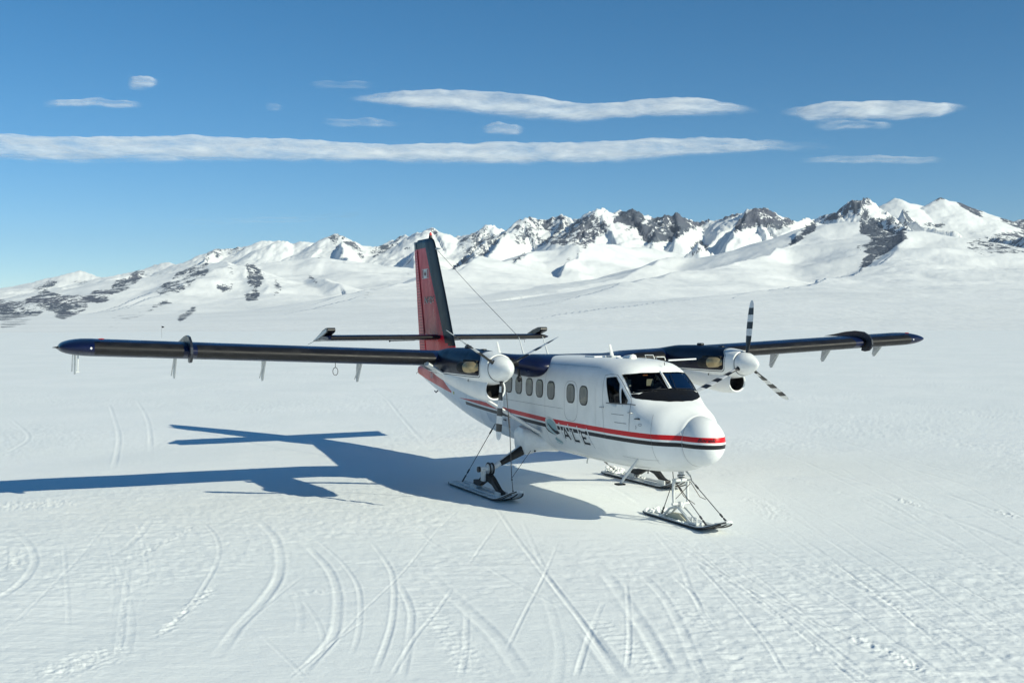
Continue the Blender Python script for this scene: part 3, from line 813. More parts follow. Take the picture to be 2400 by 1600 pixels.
def hull_at(x):
    if x > XR:
        s = math.sqrt(max(0.0, 1 - ((x - XR) / (XT - XR)) ** 2))
        return (.36 * s, 1.515 - .43 * s, 1.515 + .43 * s, 1.515, 2, 2)
    return tuple(interp(HULL, x, k) for k in range(1, 7))
def smooth_hull(x):
    if x > XR - .13: return hull_at(x)
    h = 0.09
    A = [hull_at(min(x + d, XR)) for d in (-2 * h, -h, 0, h, 2 * h)] if x > -4 else [hull_at(x + d) for d in (-.5, -.25, 0, .25, .5)]
    return tuple(sum(w * a[k] for w, a in zip((1, 2, 3, 2, 1), A)) / 9 for k in range(6))
def section(x, n=72, s=1.0, dz=0.0):
    w, zb, zt, zc, nu, nl = smooth_hull(x)
    r = []
    for j in range(n):
        a = 2 * math.pi * j / n; c, sn = math.cos(a), math.sin(a)
        e = nu if sn >= 0 else nl
        y = w * math.copysign(abs(c) ** (2 / e), c)
        z = zc + ((zt - zc) if sn >= 0 else (zc - zb)) * math.copysign(abs(sn) ** (2 / e), sn)
        r.append((x, y * s, zc + (z - zc) * s + dz))
    return r

# ---- materials
def stripes(name, metal=0.0):
    t = NT(name)
    P_, x, y, z = t.pos()
    n = t.noise(P_, 2.2, 5, 0.62)
    base = t.mix(t.ramp(n, .4, .75), (0.80, 0.81, 0.80), (0.72, 0.735, 0.73))
    # belly grime streaks
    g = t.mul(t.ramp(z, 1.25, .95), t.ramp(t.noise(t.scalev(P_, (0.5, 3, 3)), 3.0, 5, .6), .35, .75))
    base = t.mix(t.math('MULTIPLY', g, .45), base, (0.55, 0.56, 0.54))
    aft = t.math('MAXIMUM', 0.0, t.math('SUBTRACT', -5.0, x))
    zz = t.math('SUBTRACT', z, t.math('MULTIPLY', aft, 0.031))
    red = t.mul(t.gt(zz, 1.537), t.lt(zz, 1.624), t.gt(x, -10.3))
    # the stripe narrows to a point aft
    red = t.mul(red, t.lt(t.math('SUBTRACT', zz, 1.537), t.math('MULTIPLY', t.math('ADD', x, 10.3), 0.05)))
    blk = t.mul(t.gt(zz, 1.428), t.lt(zz, 1.500), t.gt(x, -9.7))
    s = t.math('SUBTRACT', -10.95, x)
    lo = t.math('ADD', 1.77, t.math('MULTIPLY', s, 0.075))
    up = t.math('ADD', t.math('ADD', 1.82, t.math('MULTIPLY', s, 0.25)), t.math('MULTIPLY', t.math('MULTIPLY', s, s), 0.06))
    tail = t.mul(t.gt(s, 0.0), t.gt(z, lo), t.lt(z, up))
    isred = t.math('MAXIMUM', red, tail)
    c = t.mix(isred, base, t.mix(t.ramp(n, .4, .7), (0.60, 0.006, 0.012), (0.50, 0.010, 0.016)))
    c = t.mix(blk, c, (0.012, 0.013, 0.017))
    t.set(color=c, rough=t.ramp(n, .3, .75, .32, .46), spec=0.32)
    t.bump(t.math('ADD', t.noise(t.scalev(P_, (1, 1, 1)), 1.6, 2), t.math('MULTIPLY', t.noise(t.scalev(P_, (1.5, 1.5, .6)), 5.0, 3), .25)), .16, .02)
    return t.m
M_HULL = stripes('aircraft_white_paint')
M_WHITE = plain('white_paint', (0.80, 0.81, 0.80), .34, coat=.2)
M_RADOME = M_HULL
M_RED = plain('red_paint', (0.46, 0.012, 0.018), .32, coat=.3)
M_REDD = plain('dark_red_gap', (0.10, 0.004, 0.008), .6)
M_BLACK = plain('black_paint', (0.010, 0.011, 0.014), .35, scale=9)
M_MATTE = plain('antiglare_black', (0.006, 0.007, 0.010), .6); M_MATTE.node_tree.nodes['Principled BSDF'].inputs['Specular IOR Level'].default_value = .12
M_NAVY = NT('navy_paint')
_p, _x, _y, _z = M_NAVY.pos()
_n = M_NAVY.noise(_p, 3.0, 5, .6)
M_NAVY.set(color=M_NAVY.mix(M_NAVY.ramp(_n, .4, .7), (0.003, 0.007, 0.040), (0.004, 0.008, 0.030)), rough=M_NAVY.ramp(_n, .3, .7, .26, .40), spec=.35)
M_NAVY = M_NAVY.m
def boot(name):
    """black rubber de-icing boot wrapped round a leading edge"""
    t = NT(name)
    P_, x, y, z = t.pos()
    n = t.noise(t.scalev(P_, (1, .6, 1)), 5.0, 5, .65)
    t.set(color=t.mix(t.ramp(n, .4, .75), (0.008, 0.008, 0.010), (0.016, 0.016, 0.018)), rough=t.ramp(n, .3, .7, .40, .6))
    t.bump(n, .25, .01); t.b.inputs['Specular IOR Level'].default_value = 0.28
    return t.m
M_BOOT = boot('black_rubber_boot')
M_GREY = plain('grey_metal', (0.45, 0.47, 0.48), .4, .35)
M_LGREY = plain('light_grey_paint', (0.60, 0.62, 0.62), .45)
M_STEEL = plain('bare_steel', (0.42, 0.41, 0.39), .35, .85)
M_BRONZE = plain('heat_tinted_exhaust', (0.42, 0.33, 0.19), .42, .55, .35, 12)
M_DULLBLACK = plain('dull_black', (0.008, 0.008, 0.008), .8)  # even dull black for duct insides, exhaust parts and drain holes
M_RUBBER = plain('black_rubber', (0.015, 0.015, 0.016), .6)
M_CABLE = plain('steel_cable', (0.08, 0.08, 0.085), .5, .4)
M_LINE = plain('panel_gap', (0.16, 0.17, 0.18), .7)
M_SKI = NT('ski_top')
_p, _x, _y, _z = M_SKI.pos()
_n = M_SKI.noise(_p, 9.0, 5, .65)
M_SKI.set(color=M_SKI.mix(M_SKI.ramp(_n, .42, .62), (0.50, 0.53, 0.55), (0.80, 0.82, 0.83)), rough=.5)
M_SKI = M_SKI.m
M_SKIB = plain('ski_base', (0.03, 0.032, 0.035), .5)
M_ORANGE = plain('orange_trim', (0.55, 0.17, 0.03), .5)
M_YEL = plain('yellow_mark', (0.55, 0.52, 0.16), .5)
M_TEAL = plain('ice_blue_print', (0.26, 0.42, 0.45), .45)
M_TEAL2 = plain('pale_ice_print', (0.42, 0.55, 0.57), .45)
M_PAPER = plain('paper', (0.72, 0.74, 0.68), .7)
M_SEAT = plain('seat_fabric', (0.55, 0.50, 0.33), .8)
M_DARKIN = plain('dark_cabin_lining', (0.03, 0.032, 0.036), .7)
M_REDGL = plain('red_lens', (0.5, 0.02, 0.02), .2)
# cabin window: tinted grey acrylic
t = NT('cabin_window'); P_, x, y, z = t.pos()
n = t.noise(t.scalev(P_, (1, 1, .5)), 5, 3)
t.set(color=t.mix(t.ramp(n, .35, .65), (0.07, 0.083, 0.083), (0.12, 0.135, 0.13)), rough=.12, spec=.45)
M_WIN = t.m
t = NT('cockpit_glass')
t.t.nodes.remove(t.b)
tr = t.n('ShaderNodeBsdfTransparent'); tr.inputs[0].default_value = (.50, .53, .56, 1)
gl = t.n('ShaderNodeBsdfGlossy'); gl.inputs['Roughness'].default_value = 0.02; gl.inputs[0].default_value = (.20, .22, .27, 1)
fr = t.n('ShaderNodeFresnel'); fr.inputs[0].default_value = 1.5
mx = t.n('ShaderNodeMixShader'); t.link(fr.outputs[0], mx.inputs[0]); t.link(tr.outputs[0], mx.inputs[1]); t.link(gl.outputs[0], mx.inputs[2])
t.link(mx.outputs[0], t.out.inputs[0])
M_GLASS = t.m

plane = empty('ski_plane', (-5.8, 0, 0))
tag(plane, 'twin propeller ski plane with white hull, navy wings and red tail standing on the snow', 'airplane')

# ---- fuselage
xs = [-14.95] + list(np.linspace(-14.8, -3.0, 48)) + list(np.linspace(-2.9, XR, 40))
v, f = loft([section(x) for x in xs], True, True, True)
fus = mesh_obj('fuselage', v, f, M_HULL, plane)
bm = bmesh.new(); bm.from_mesh(fus.data); bmesh.ops.recalc_face_normals(bm, faces=bm.faces); bm.to_mesh(fus.data)
HBVH = BVHTree.FromBMesh(bm); bm.free()
th = [math.pi / 2 * i / 18 for i in range(19)]
rr = [section(XR + (XT - XR) * math.sin(a) if i else XR + .003) for i, a in enumerate(th[:-1])]
v, f = loft(rr, True, False, True)
radome = mesh_obj('radome', v, f, M_HULL, plane)
bm = bmesh.new(); bm.from_mesh(radome.data); bmesh.ops.recalc_face_normals(bm, faces=bm.faces); bm.to_mesh(radome.data); bm.free()
MB().tube([(XR - .001, .3615 * math.cos(a), 1.515 + .4315 * math.sin(a)) for a in [2 * math.pi * i / 60 for i in range(61)]], .003, 6, False).build('radome_seam', plain('seam_sealant', (.42, .43, .44), .6), plane)

_bm = bmesh.new(); _bm.from_mesh(fus.data)
_r = bmesh.new(); _r.from_mesh(radome.data)
_me = bpy.data.meshes.new('tmp'); _r.to_mesh(_me); _bm.from_mesh(_me); _r.free()
ABVH = BVHTree.FromBMesh(_bm); _bm.free(); bpy.data.meshes.remove(_me)
def stick(p, off=0.004):
    """nearest point of the hull skin, lifted off it"""
    loc, nor, i, d = ABVH.find_nearest(Vector(p))
    return loc + nor * off, nor
def side_pt(x, z, s=-1, off=0.004):
    """point of the hull side at station x and height z"""
    hit = ABVH.ray_cast(Vector((x, s * 3.0, z)), Vector((0, -s, 0)))
    if hit[0] is None: return stick((x, s * .3, z), off)
    return hit[0] + hit[1] * off, hit[1]
def ribbon(pts, width, off=.004, dens=0.04, closed=False):
    """flat strip laid on the hull along a line of 3-D guesses"""
    P0 = [Vector(p) for p in pts]
    if closed: P0.append(P0[0])
    Q = []
    for a, b in zip(P0[:-1], P0[1:]):
        k = max(1, int((b - a).length / dens))
        Q += [a.lerp(b, i / k) for i in range(k)]
    Q.append(P0[-1])
    Q = [stick(q, off) for q in Q]
    v = []; f = []
    for i, (q, nrm) in enumerate(Q):
        t_ = (Q[min(i + 1, len(Q) - 1)][0] - Q[max(i - 1, 0)][0])
        if closed and i in (0, len(Q) - 1): t_ = Q[1][0] - Q[-2][0]
        sd_ = t_.normalized().cross(nrm).normalized() * width * .5
        v += [q - sd_, q + sd_]
        if i: f.append((2 * i - 2, 2 * i - 1, 2 * i + 1, 2 * i))
    return v, f
def patch(poly, s, off=.004, res=0.05):
    """filled panel on the hull side; poly in (x, z)"""
    bm = bmesh.new()
    P = []
    n = len(poly)
    for i in range(n):
        a, b = poly[i], poly[(i + 1) % n]; k = max(1, int(math.hypot(b[0] - a[0], b[1] - a[1]) / res))
        P += [(a[0] + (b[0] - a[0]) * j / k, a[1] + (b[1] - a[1]) * j / k) for j in range(k)]
    vs = [bm.verts.new((p[0], 0, p[1])) for p in P]
    bm.faces.new(vs)
    bmesh.ops.triangulate(bm, faces=bm.faces)
    x0, x1 = min(p[0] for p in P), max(p[0] for p in P); z0, z1 = min(p[1] for p in P), max(p[1] for p in P)
    for ax, lo, hi in ((0, x0, x1), (2, z0, z1)):
        k = int((hi - lo) / res)
        for j in range(1, k):
            no = Vector((1, 0, 0)) if ax == 0 else Vector((0, 0, 1))
            co = no * (lo + (hi - lo) * j / k)
            bmesh.ops.bisect_plane(bm, geom=bm.verts[:] + bm.edges[:] + bm.faces[:], plane_co=co, plane_no=no)
    for vv in bm.verts:
        q, nr_ = side_pt(vv.co.x, vv.co.z, s, off); vv.co = q
    bmesh.ops.recalc_face_normals(bm, faces=bm.faces)
    # outward
    if bm.faces:
        bm.faces.ensure_lookup_table()
        if sum(fc.normal.y * s for fc in bm.faces) < 0: bmesh.ops.reverse_faces(bm, faces=bm.faces)
    V = [vv.co.copy() for vv in bm.verts]; bm.verts.index_update()
    Fs = [tuple(q.index for q in fc.verts) for fc in bm.faces]; bm.free()
    return V, Fs
def rrect(cx, cz, w, h, r, n=5, sl=0.0):
    P = []
    for qx, qz, a0 in ((1, 1, 0), (-1, 1, 90), (-1, -1, 180), (1, -1, 270)):
        for i in range(n + 1):
            a = math.radians(a0 + 90 * i / n)
            X = qx * (w / 2 - r) + r * math.cos(a); Z = qz * (h / 2 - r) + r * math.sin(a)
            P.append((cx + X + sl * Z, cz + Z))
    return P
def onhull(name, vf, mat, parent=None):
    o = mesh_obj(name, vf[0], vf[1], mat, parent or fus)
    return o

# cabin windows, both sides: rubber frame ring and tinted pane
WX = [(-6.79, 2.212), (-6.28, 2.212), (-5.755, 2.205), (-5.265, 2.20), (-4.74, 2.19), (-3.885, 2.175), (-3.355, 2.165)]
for s in (-1, 1):
    for (wx, wz) in WX:
        fr_ = onhull('window_frame', patch(rrect(wx, wz, .340, .372, .12), s, .004), M_RUBBER)
        onhull('pane', patch(rrect(wx, wz, .295, .327, .105), s, .008), M_WIN, fus)
# propeller ice guard plate, cockpit door, emergency exit, rear door
for s in (-1, 1):
    onhull('ice_guard_plate', patch(rrect(-3.06, 1.99, .33, 1.36, .04), s, .0035), M_HULL)
    def line(pts, name, w=.008, closed=False, mat=M_LINE):
        return onhull(name, ribbon([side_pt(px_, pz_, s, 0)[0] for px_, pz_ in pts], w, .0055, closed=closed), mat)
    line([(-2.653, 2.574), (-2.503, 2.601), (-2.328, 2.594), (-2.172, 2.50), (-1.985, 2.337), (-1.835, 2.202), (-1.801, 2.133), (-1.771, 1.891), (-1.778, 1.63)], 'door_seam')
    line([(-2.653, 2.574), (-2.60, 1.8), (-2.58, 1.45)], 'door_seam', .006)
    line(rrect(-3.875, 2.03, .54, .76, .2, 6), 'exit_seam', .006, True)
    line([(-2.50, 2.085), (-1.70, 2.09)], 'window_sill', .018)
    line([(-2.32, 1.90), (-1.93, 1.90)], 'door_crease', .008)
    line([(-2.22, 1.755), (-1.86, 1.755)], 'door_crease', .008)
    line([(-7.4, 1.88), (-5.0, 1.86), (-4.2, 1.86)], 'skin_seam', .005)
    line([(-9.6, 2.42), (-9.55, 1.3)], 'skin_seam', .005)
    line([(-7.02, 2.7), (-7.02, 1.0)], 'skin_seam', .005)
    line([(-1.30, 1.95), (-1.25, 1.10)], 'skin_seam', .004)
    line([(-5.0, 2.7), (-5.0, 1.0)], 'skin_seam', .004)
    line([(-2.15, 1.15), (-1.2, 1.17)], 'skin_seam', .004)
    line([(-8.6, 2.6), (-8.55, 1.1)], 'skin_seam', .004)
    line([(-11.35, 2.5), (-11.25, 1.6)], 'skin_seam', .006)
    line([(-2.9, 2.70), (-7, 2.70)], 'skin_seam', .004)
    line([(-1.62, .99), (-3.2, .965), (-4.4, .96)], 'belly_seam', .010)
    # rear door with its darker lower half
    q = patch([(-8.17, 1.50), (-7.4, 1.475), (-6.3, 1.455), (-6.0, 1.30), (-6.1, 1.20), (-6.5, 1.13), (-6.75, 1.12), (-7.0, 1.25), (-8.06, 1.30)], s, .0045)
    onhull('rear_door', q, plain('rear_door_paint', (0.60, 0.64, 0.68), .4))
    mb = MB(); a_, n_ = side_pt(-7.10, 1.42, s, .02); mb.tube([a_, a_ + Vector((.12, 0, -.01))], .014, 8)
    mb.build('door_handle', M_RUBBER, fus)
    for (hx_, hz_) in ((-2.58, 2.0), (-1.72, 1.95)):
        a_, n_ = side_pt(hx_, hz_, s, .0)
        mb = MB(); mb.tube([a_, a_ + n_ * .03, a_ + n_ * .03 + Vector((-.12, 0, -.004))], [.012, .012, .008], 8)
        mb.build('door_handle', M_GREY, fus)
    a_, n_ = side_pt(-1.53, 1.86, s, 0)
    MB().tube([a_, a_ + n_ * .03 + Vector((-.01, 0, 0)), a_ + n_ * .035 + Vector((-.13, 0, -.01))], [.016, .013, .007], 8).build('pitot_probe', M_BLACK, fus)
    for (px_, pz_, w_, h_) in ((-1.495, 1.762, .07, .03),):
        line(rrect(px_, pz_, w_, h_, .012, 3), 'static_port_placard', .006, True)
    line([(-1.60, 1.745), (-1.585, 1.71), (-1.60, 1.68)], 'static_port', .008)
    a_, n_ = side_pt(-.80, 1.662, s, 0)
    MB().sphere(a_, .022, 10, 6).build('nose_lamp', M_WHITE, fus)

# ---- lettering and emblem on the lower side
def c16(px, py, s=-1):
    return (-4.732 + (px - 680) * .00137 + (py - 480) * .00004, 1.484 + (px - 680) * .000134 - (py - 480) * .00067)
def strokes(sets, width, name, mat, off, s=-1):
    V = []; Fs = []
    for pl in sets:
        v_, f_ = ribbon([side_pt(*q, s, 0)[0] for q in pl], width, off, .03)
        k = len(V); V += v_; Fs += [tuple(i + k for i in g) for g in f_]
    return onhull(name, (V, Fs), mat)
for s in (-1,):
    letters = {'a': [[(1065, 862), (1078, 545)], [(1078, 545), (1222, 905)], [(1070, 775), (1165, 795)]],
               'l': [[(1305, 605), (1352, 935)], [(1335, 932), (1478, 955)]],
               'e': [[(1585, 672), (1625, 1008)], [(1570, 682), (1700, 715)], [(1600, 850), (1705, 868)], [(1610, 1000), (1778, 1032)]]}
    for k, st_ in letters.items():
        P2 = [[c16(*q) for q in pl] for pl in st_]
        strokes(P2, .105, 'letter_outline', M_WHITE, .005)
        strokes(P2, .043, 'letter', M_BLACK, .0075)
    for q in ([(925, 400), (965, 620), (1040, 945)], [(1200, 460), (1240, 680), (1320, 1015)], [(1472, 520), (1515, 740), (1597, 1085)], [(1755, 590), (1795, 800), (1880, 1160)]):
        strokes([[c16(*q[0]), c16(*q[1])]], .030, 'letter_divider', M_WHITE, .0055)
        strokes([[c16(*q[1]), c16(*q[2])]], .008, 'letter_divider', M_LINE, .0055)
    def ell(cx, cy, rx, ry, tilt, n=28):
        return [c16(cx + rx * math.cos(a) + tilt * ry * math.sin(a), cy + ry * math.sin(a)) for a in [2 * math.pi * i / n for i in range(n)]]
    onhull('emblem_ring', patch(ell(672, 490, 178, 285, .28), -1, .0055), M_LGREY)
    onhull('emblem_disc', patch(ell(680, 500, 140, 225, .28), -1, .0085), M_TEAL)
    def blob(pts, name, mat, off):
        onhull(name, patch([c16(*q) for q in pts], -1, off, .08), mat)
    blob([(520, 560), (560, 480), (610, 480), (700, 620), (790, 740), (700, 740), (590, 680)], 'emblem_ice', M_TEAL2, .0100)
    blob([(560, 390), (600, 420), (690, 540), (790, 630), (860, 640), (920, 715), (830, 742), (770, 710), (690, 620), (610, 500)], 'emblem_whale', M_BLACK, .0125)
    blob([(460, 500), (500, 530), (560, 610), (690, 705), (770, 745), (640, 705), (540, 640)], 'emblem_wave', M_BLACK, .0125)
    blob([(690, 880), (740, 815), (790, 880), (880, 950), (905, 985), (830, 990), (740, 940)], 'emblem_iceberg', M_TEAL, .0085)
    strokes([[c16(690, 960), c16(760, 1000), c16(840, 1020), c16(900, 1000)]], .02, 'emblem_lettering', M_TEAL2, .0085)
def text_mesh(body, size, shear=0.0, bold=0.0):
    cu = bpy.data.curves.new('lettering', 'FONT'); cu.body = body; cu.size = size; cu.shear = shear; cu.offset = bold
    o = bpy.data.objects.new('lettering', cu); COL.objects.link(o)
    me = bpy.data.meshes.new_from_object(o); bpy.data.objects.remove(o)
    V = [vv.co.copy() for vv in me.vertices]; Fs = [tuple(p.vertices) for p in me.polygons]
    bpy.data.meshes.remove(me); return V, Fs
V, Fs = text_mesh('Borek', .088, .45, .0015)
Wt = max(v_.x for v_ in V)
# wrapped on the round nose, read from the starboard side forward
nv = []
for v_ in V:
    ang = math.radians(-40 + (v_.x / Wt) * 36)           # bearing on the nose, 0 = dead ahead
    zc_ = 1.551 + v_.y
    d_ = Vector((math.cos(ang), math.sin(ang), 0))
    hit = ABVH.ray_cast(Vector((XR, 0, zc_)) + d_ * 2, -d_)
    nv.append(hit[0] + hit[1] * .004)
onhull('nose_lettering', (nv, Fs), M_BLACK, radome)

# ---- cockpit: glazing is cut out of the skin, glass laid in, dark cabin behind
def cut(target, vf, name='cutter', mat=None):
    me = bpy.data.meshes.new(name); me.from_pydata([tuple(q) for q in vf[0]], [], vf[1]); me.update()
    b = bmesh.new(); b.from_mesh(me); bmesh.ops.recalc_face_normals(b, faces=b.faces); b.to_mesh(me); b.free()
    if mat: me.materials.append(mat)
    o = bpy.data.objects.new(name, me); COL.objects.link(o)
    md = target.modifiers.new('cut', 'BOOLEAN'); md.operation = 'DIFFERENCE'; md.solver = 'EXACT'; md.object = o
    try: md.material_mode = 'TRANSFER'
    except Exception: pass
    dg = bpy.context.evaluated_depsgraph_get()
    nm = bpy.data.meshes.new_from_object(target.evaluated_get(dg))
    target.modifiers.remove(md); old = target.data; target.data = nm; nm.name = old.name
    bpy.data.objects.remove(o)
# cavity of the flight deck
cav = [section(x, 48, .93) for x in (-3.05, -2.8, -2.5, -2.2, -2.0, -1.85, -1.7, -1.55)]
cav = [[(p[0], p[1], max(p[2] - .03, 1.62)) for p in r] for r in cav]
def ring_xy(poly, x0, x1):
    v, f = [], []
    n = len(poly)
    v = [(x0, a, b) for a, b in poly] + [(x1, a, b) for a, b in poly]
    f = [tuple(range(n)), tuple(range(2 * n - 1, n - 1, -1))] + [(i, n + i, n + (i + 1) % n, (i + 1) % n) for i in range(n)]
    return v, f
_v, _f = loft(cav, True, True, True)
cut(fus, (_v, _f), 'cutter', M_DARKIN)
WS = [(.032, 2.637), (.40, 2.633), (.668, 2.602), (.695, 2.285), (.55, 2.31), (.38, 2.322), (.20, 2.335), (.045, 2.343)]
DW = [(-2.585, 2.53), (-2.33, 2.555), (-2.186, 2.437), (-2.063, 2.09), (-2.392, 2.095), (-2.474, 2.29)]
TW = [(-2.10, 2.37), (-1.889, 2.164), (-1.89, 2.10), (-2.012, 2.095)]
for s in (-1, 1):
    cut(fus, ring_xy([(s * a, b) for a, b in WS], -1.30, -2.42), 'cutter', M_RUBBER)
    for poly_ in (DW, TW):
        n = len(poly_)
        v_ = [(a, s * .55, b) for a, b in poly_] + [(a, s * 1.2, b) for a, b in poly_]
        f_ = [tuple(range(n)), tuple(range(2 * n - 1, n - 1, -1))] + [(i, n + i, n + (i + 1) % n, (i + 1) % n) for i in range(n)]
        cut(fus, (v_, f_), 'cutter', M_RUBBER)
        q = patch(poly_, s, -.006)
        onhull('door_glass', q, M_GLASS)
        onhull('door_glass_seal', ribbon([side_pt(a, b, s, 0)[0] for a, b in poly_], .012, .004, closed=True), M_RUBBER)
    # windscreen pane: seen from ahead, laid on the skin
    def front(y, z, off):
        h = HBVH.ray_cast(Vector((0.5, y, z)), Vector((-1, 0, 0)))
        return h[0] + h[1] * off
    n = 10; V = []; Fs = []
    for i in range(n + 1):
        a = i / n
        yy = .034 + (.682 - .034) * a
        ztop = np.interp(yy, [.03, .4, .68], [2.637, 2.633, 2.600]); zbot = np.interp(yy, [.045, .2, .38, .55, .695], [2.343, 2.335, 2.322, 2.31, 2.285])
        for j in range(7): V.append(front(s * (yy + (.012 * (1 - j / 6))), zbot + (ztop - zbot) * j / 6, -.006))
    for i in range(n):
        for j in range(6):
            a = i * 7 + j; Fs.append((a, a + 1, a + 8, a + 7))
    onhull('windscreen', (V, Fs), M_GLASS)
    V, Fs = [], []
    for i in range(len(WS)):
        pass
    rim = []
    for i in range(len(WS)):
        a, b = WS[i], WS[(i + 1) % len(WS)]
        for k in range(4): rim.append(front(s * (a[0] + (b[0] - a[0]) * k / 4), a[1] + (b[1] - a[1]) * k / 4, 0))
    onhull('windscreen_seal', ribbon(rim, .012, .004, closed=True), M_RUBBER)
    # wiper
    w0 = front(s * .10, 2.345, .02); w1 = front(s * .16, 2.60, .02)
    MB().tube([w0, w1], .007, 6).tube([front(s * .60, 2.33, .02), front(s * .30, 2.345, .02), w0], .006, 6).build('wiper', M_BLACK, fus)
MB().tube([stick((-2.03, 0, 2.66), .004)[0], stick((-1.72, 0, 2.37), .004)[0]], .017, 8, True, 1.0).build('centre_post', M_WHITE, fus)
# matt black panel ahead of the windscreen
V, Fs = [], []
ys = np.linspace(-.705, .705, 41)
for yy in ys:
    a = abs(yy)
    xr = np.interp(a, [0, .38, .60, .705], [-1.700, -1.705, -1.76, -1.875]); xf = np.interp(a, [0, .23, .44, .60, .68, .705], [-1.30, -1.345, -1.50, -1.66, -1.77, -1.83])
    for k in range(6):
        x_ = xr + (xf - xr) * k / 5
        h = HBVH.ray_cast(Vector((x_, yy, 4)), Vector((0, 0, -1)))
        V.append(h[0] + h[1] * .0035)
for i in range(40):
    for k in range(5):
        a = i * 6 + k; Fs.append((a, a + 1, a + 7, a + 6))
onhull('antiglare_panel', (V, Fs), M_MATTE)
# flight deck contents
mb = MB()
mb.prism([(-1.78, 2.22), (-1.98, 2.30), (-2.02, 2.26), (-2.02, 1.70), (-1.78, 1.70)], 1, -.62, .62)
mb.build('instrument_panel', M_DARKIN, fus, smooth=False)
MB().box((-2.95, -.62, 1.66), (-2.90, .62, 2.75)).build('cabin_bulkhead', M_DARKIN, fus, smooth=False)
for y_, mt_ in ((-.40, M_SEAT), (.40, M_SEAT)):
    mb = MB(); mb.prism([(-2.72, 1.7), (-2.62, 1.7), (-2.66, 2.42), (-2.74, 2.42)], 1, y_ - .2, y_ + .2); mb.box((-2.66, y_ - .22, 1.75), (-2.25, y_ + .22, 1.86))
    mb.build('pilot_seat', plain('seat_cover', (.10, .10, .11), .8), fus, smooth=False, bevel=.02)
    MB().box((-2.74, y_ - .09, 2.46), (-2.64, y_ + .09, 2.54)).build('seat_headrest', M_SEAT, fus, bevel=.02)
    MB().tube([(-2.12, y_, 1.75), (-2.12, y_, 2.14)], .012, 6).tube([(-2.13, y_ - .12, 2.24), (-2.13, y_ - .11, 2.15), (-2.13, y_ + .11, 2.15), (-2.13, y_ + .12, 2.24)], .012, 6).build('control_yoke', M_LGREY, fus)
MB().box((-2.10, -.25, 2.40), (-2.09, -.10, 2.52)).build('cabin_lamp', M_SEAT, fus)
MB().box((-2.40, -.58, 2.38), (-2.385, -.40, 2.50)).build('map_sheet', M_PAPER, fus, smooth=False)
MB().prism([(-1.97, -.66), (-1.93, -.42), (-1.86, -.42), (-1.86, -.66)], 2, 2.305, 2.312).build('paper_chart', M_PAPER, fus, smooth=False)
for y_ in (-.30, .12):
    MB().box((-2.12, y_ - .05, 2.585), (-2.05, y_ + .05, 2.605)).build('sun_visor', M_ORANGE, fus, smooth=False)

# ---- wing
ZM = lambda y: 2.69 + .0445 * abs(y)
def foil(n=22, t=.16, cam=.018):
    up = []; lo = []
    for i in range(n + 1):
        x = (1 - math.cos(math.pi * i / n)) / 2
        yt = 5 * t * (.2969 * math.sqrt(x) - .126 * x - .3516 * x ** 2 + .2843 * x ** 3 - .1036 * x ** 4)
        yc = cam * 4 * x * (1 - x)
        up.append((x, yc + yt)); lo.append((x, yc - yt))
    return up[::-1] + lo[1:-1]        # trailing edge over the top to the nose and back underneath
FO = foil()
def wsec(y, xle, c, z, inc=1.8, sc=1.0, F=FO, off=0.0):
    a = math.radians(inc); r = []
    for (u, w) in F:
        dx = -u * c; dz = w * c * sc
        r.append((xle + dx * math.cos(a), y, z - u * c * math.sin(a) * 1.0 + dz + off))
    return r
XLE = -5.44; CH = 1.98
def wing_sections(s):
    S_ = []
    for (y, xle, c, z, sc) in [(.0, -5.30, 2.1, 2.69, 1.02), (.70, -5.00, 2.42, 2.63, 1.22), (.90, -5.00, 2.42, 2.63, 1.22), (1.0, -5.08, 2.34, 2.65, 1.16), (1.22, -5.28, 2.14, 2.70, 1.06), (1.6, XLE, CH, ZM(1.6), 1), (3.0, XLE, CH, ZM(3), 1), (6, XLE, CH, ZM(6), 1), (9.40, XLE, CH, ZM(9.4), 1)]:
        S_.append(wsec(s * y, xle, c, z, sc=sc))
    for k in (.3, .5, .68, .80, .89, .95, .985, 1.0):
        y = 9.40 + .53 * k; e = math.sqrt(max(0, 1 - k * k)) ; e = max(e, .06)
        S_.append(wsec(s * y, XLE - .22 * (1 - e), CH - .34 * (1 - e), ZM(y), sc=max(e, .10) ** .62))
    return S_
WINGS = []
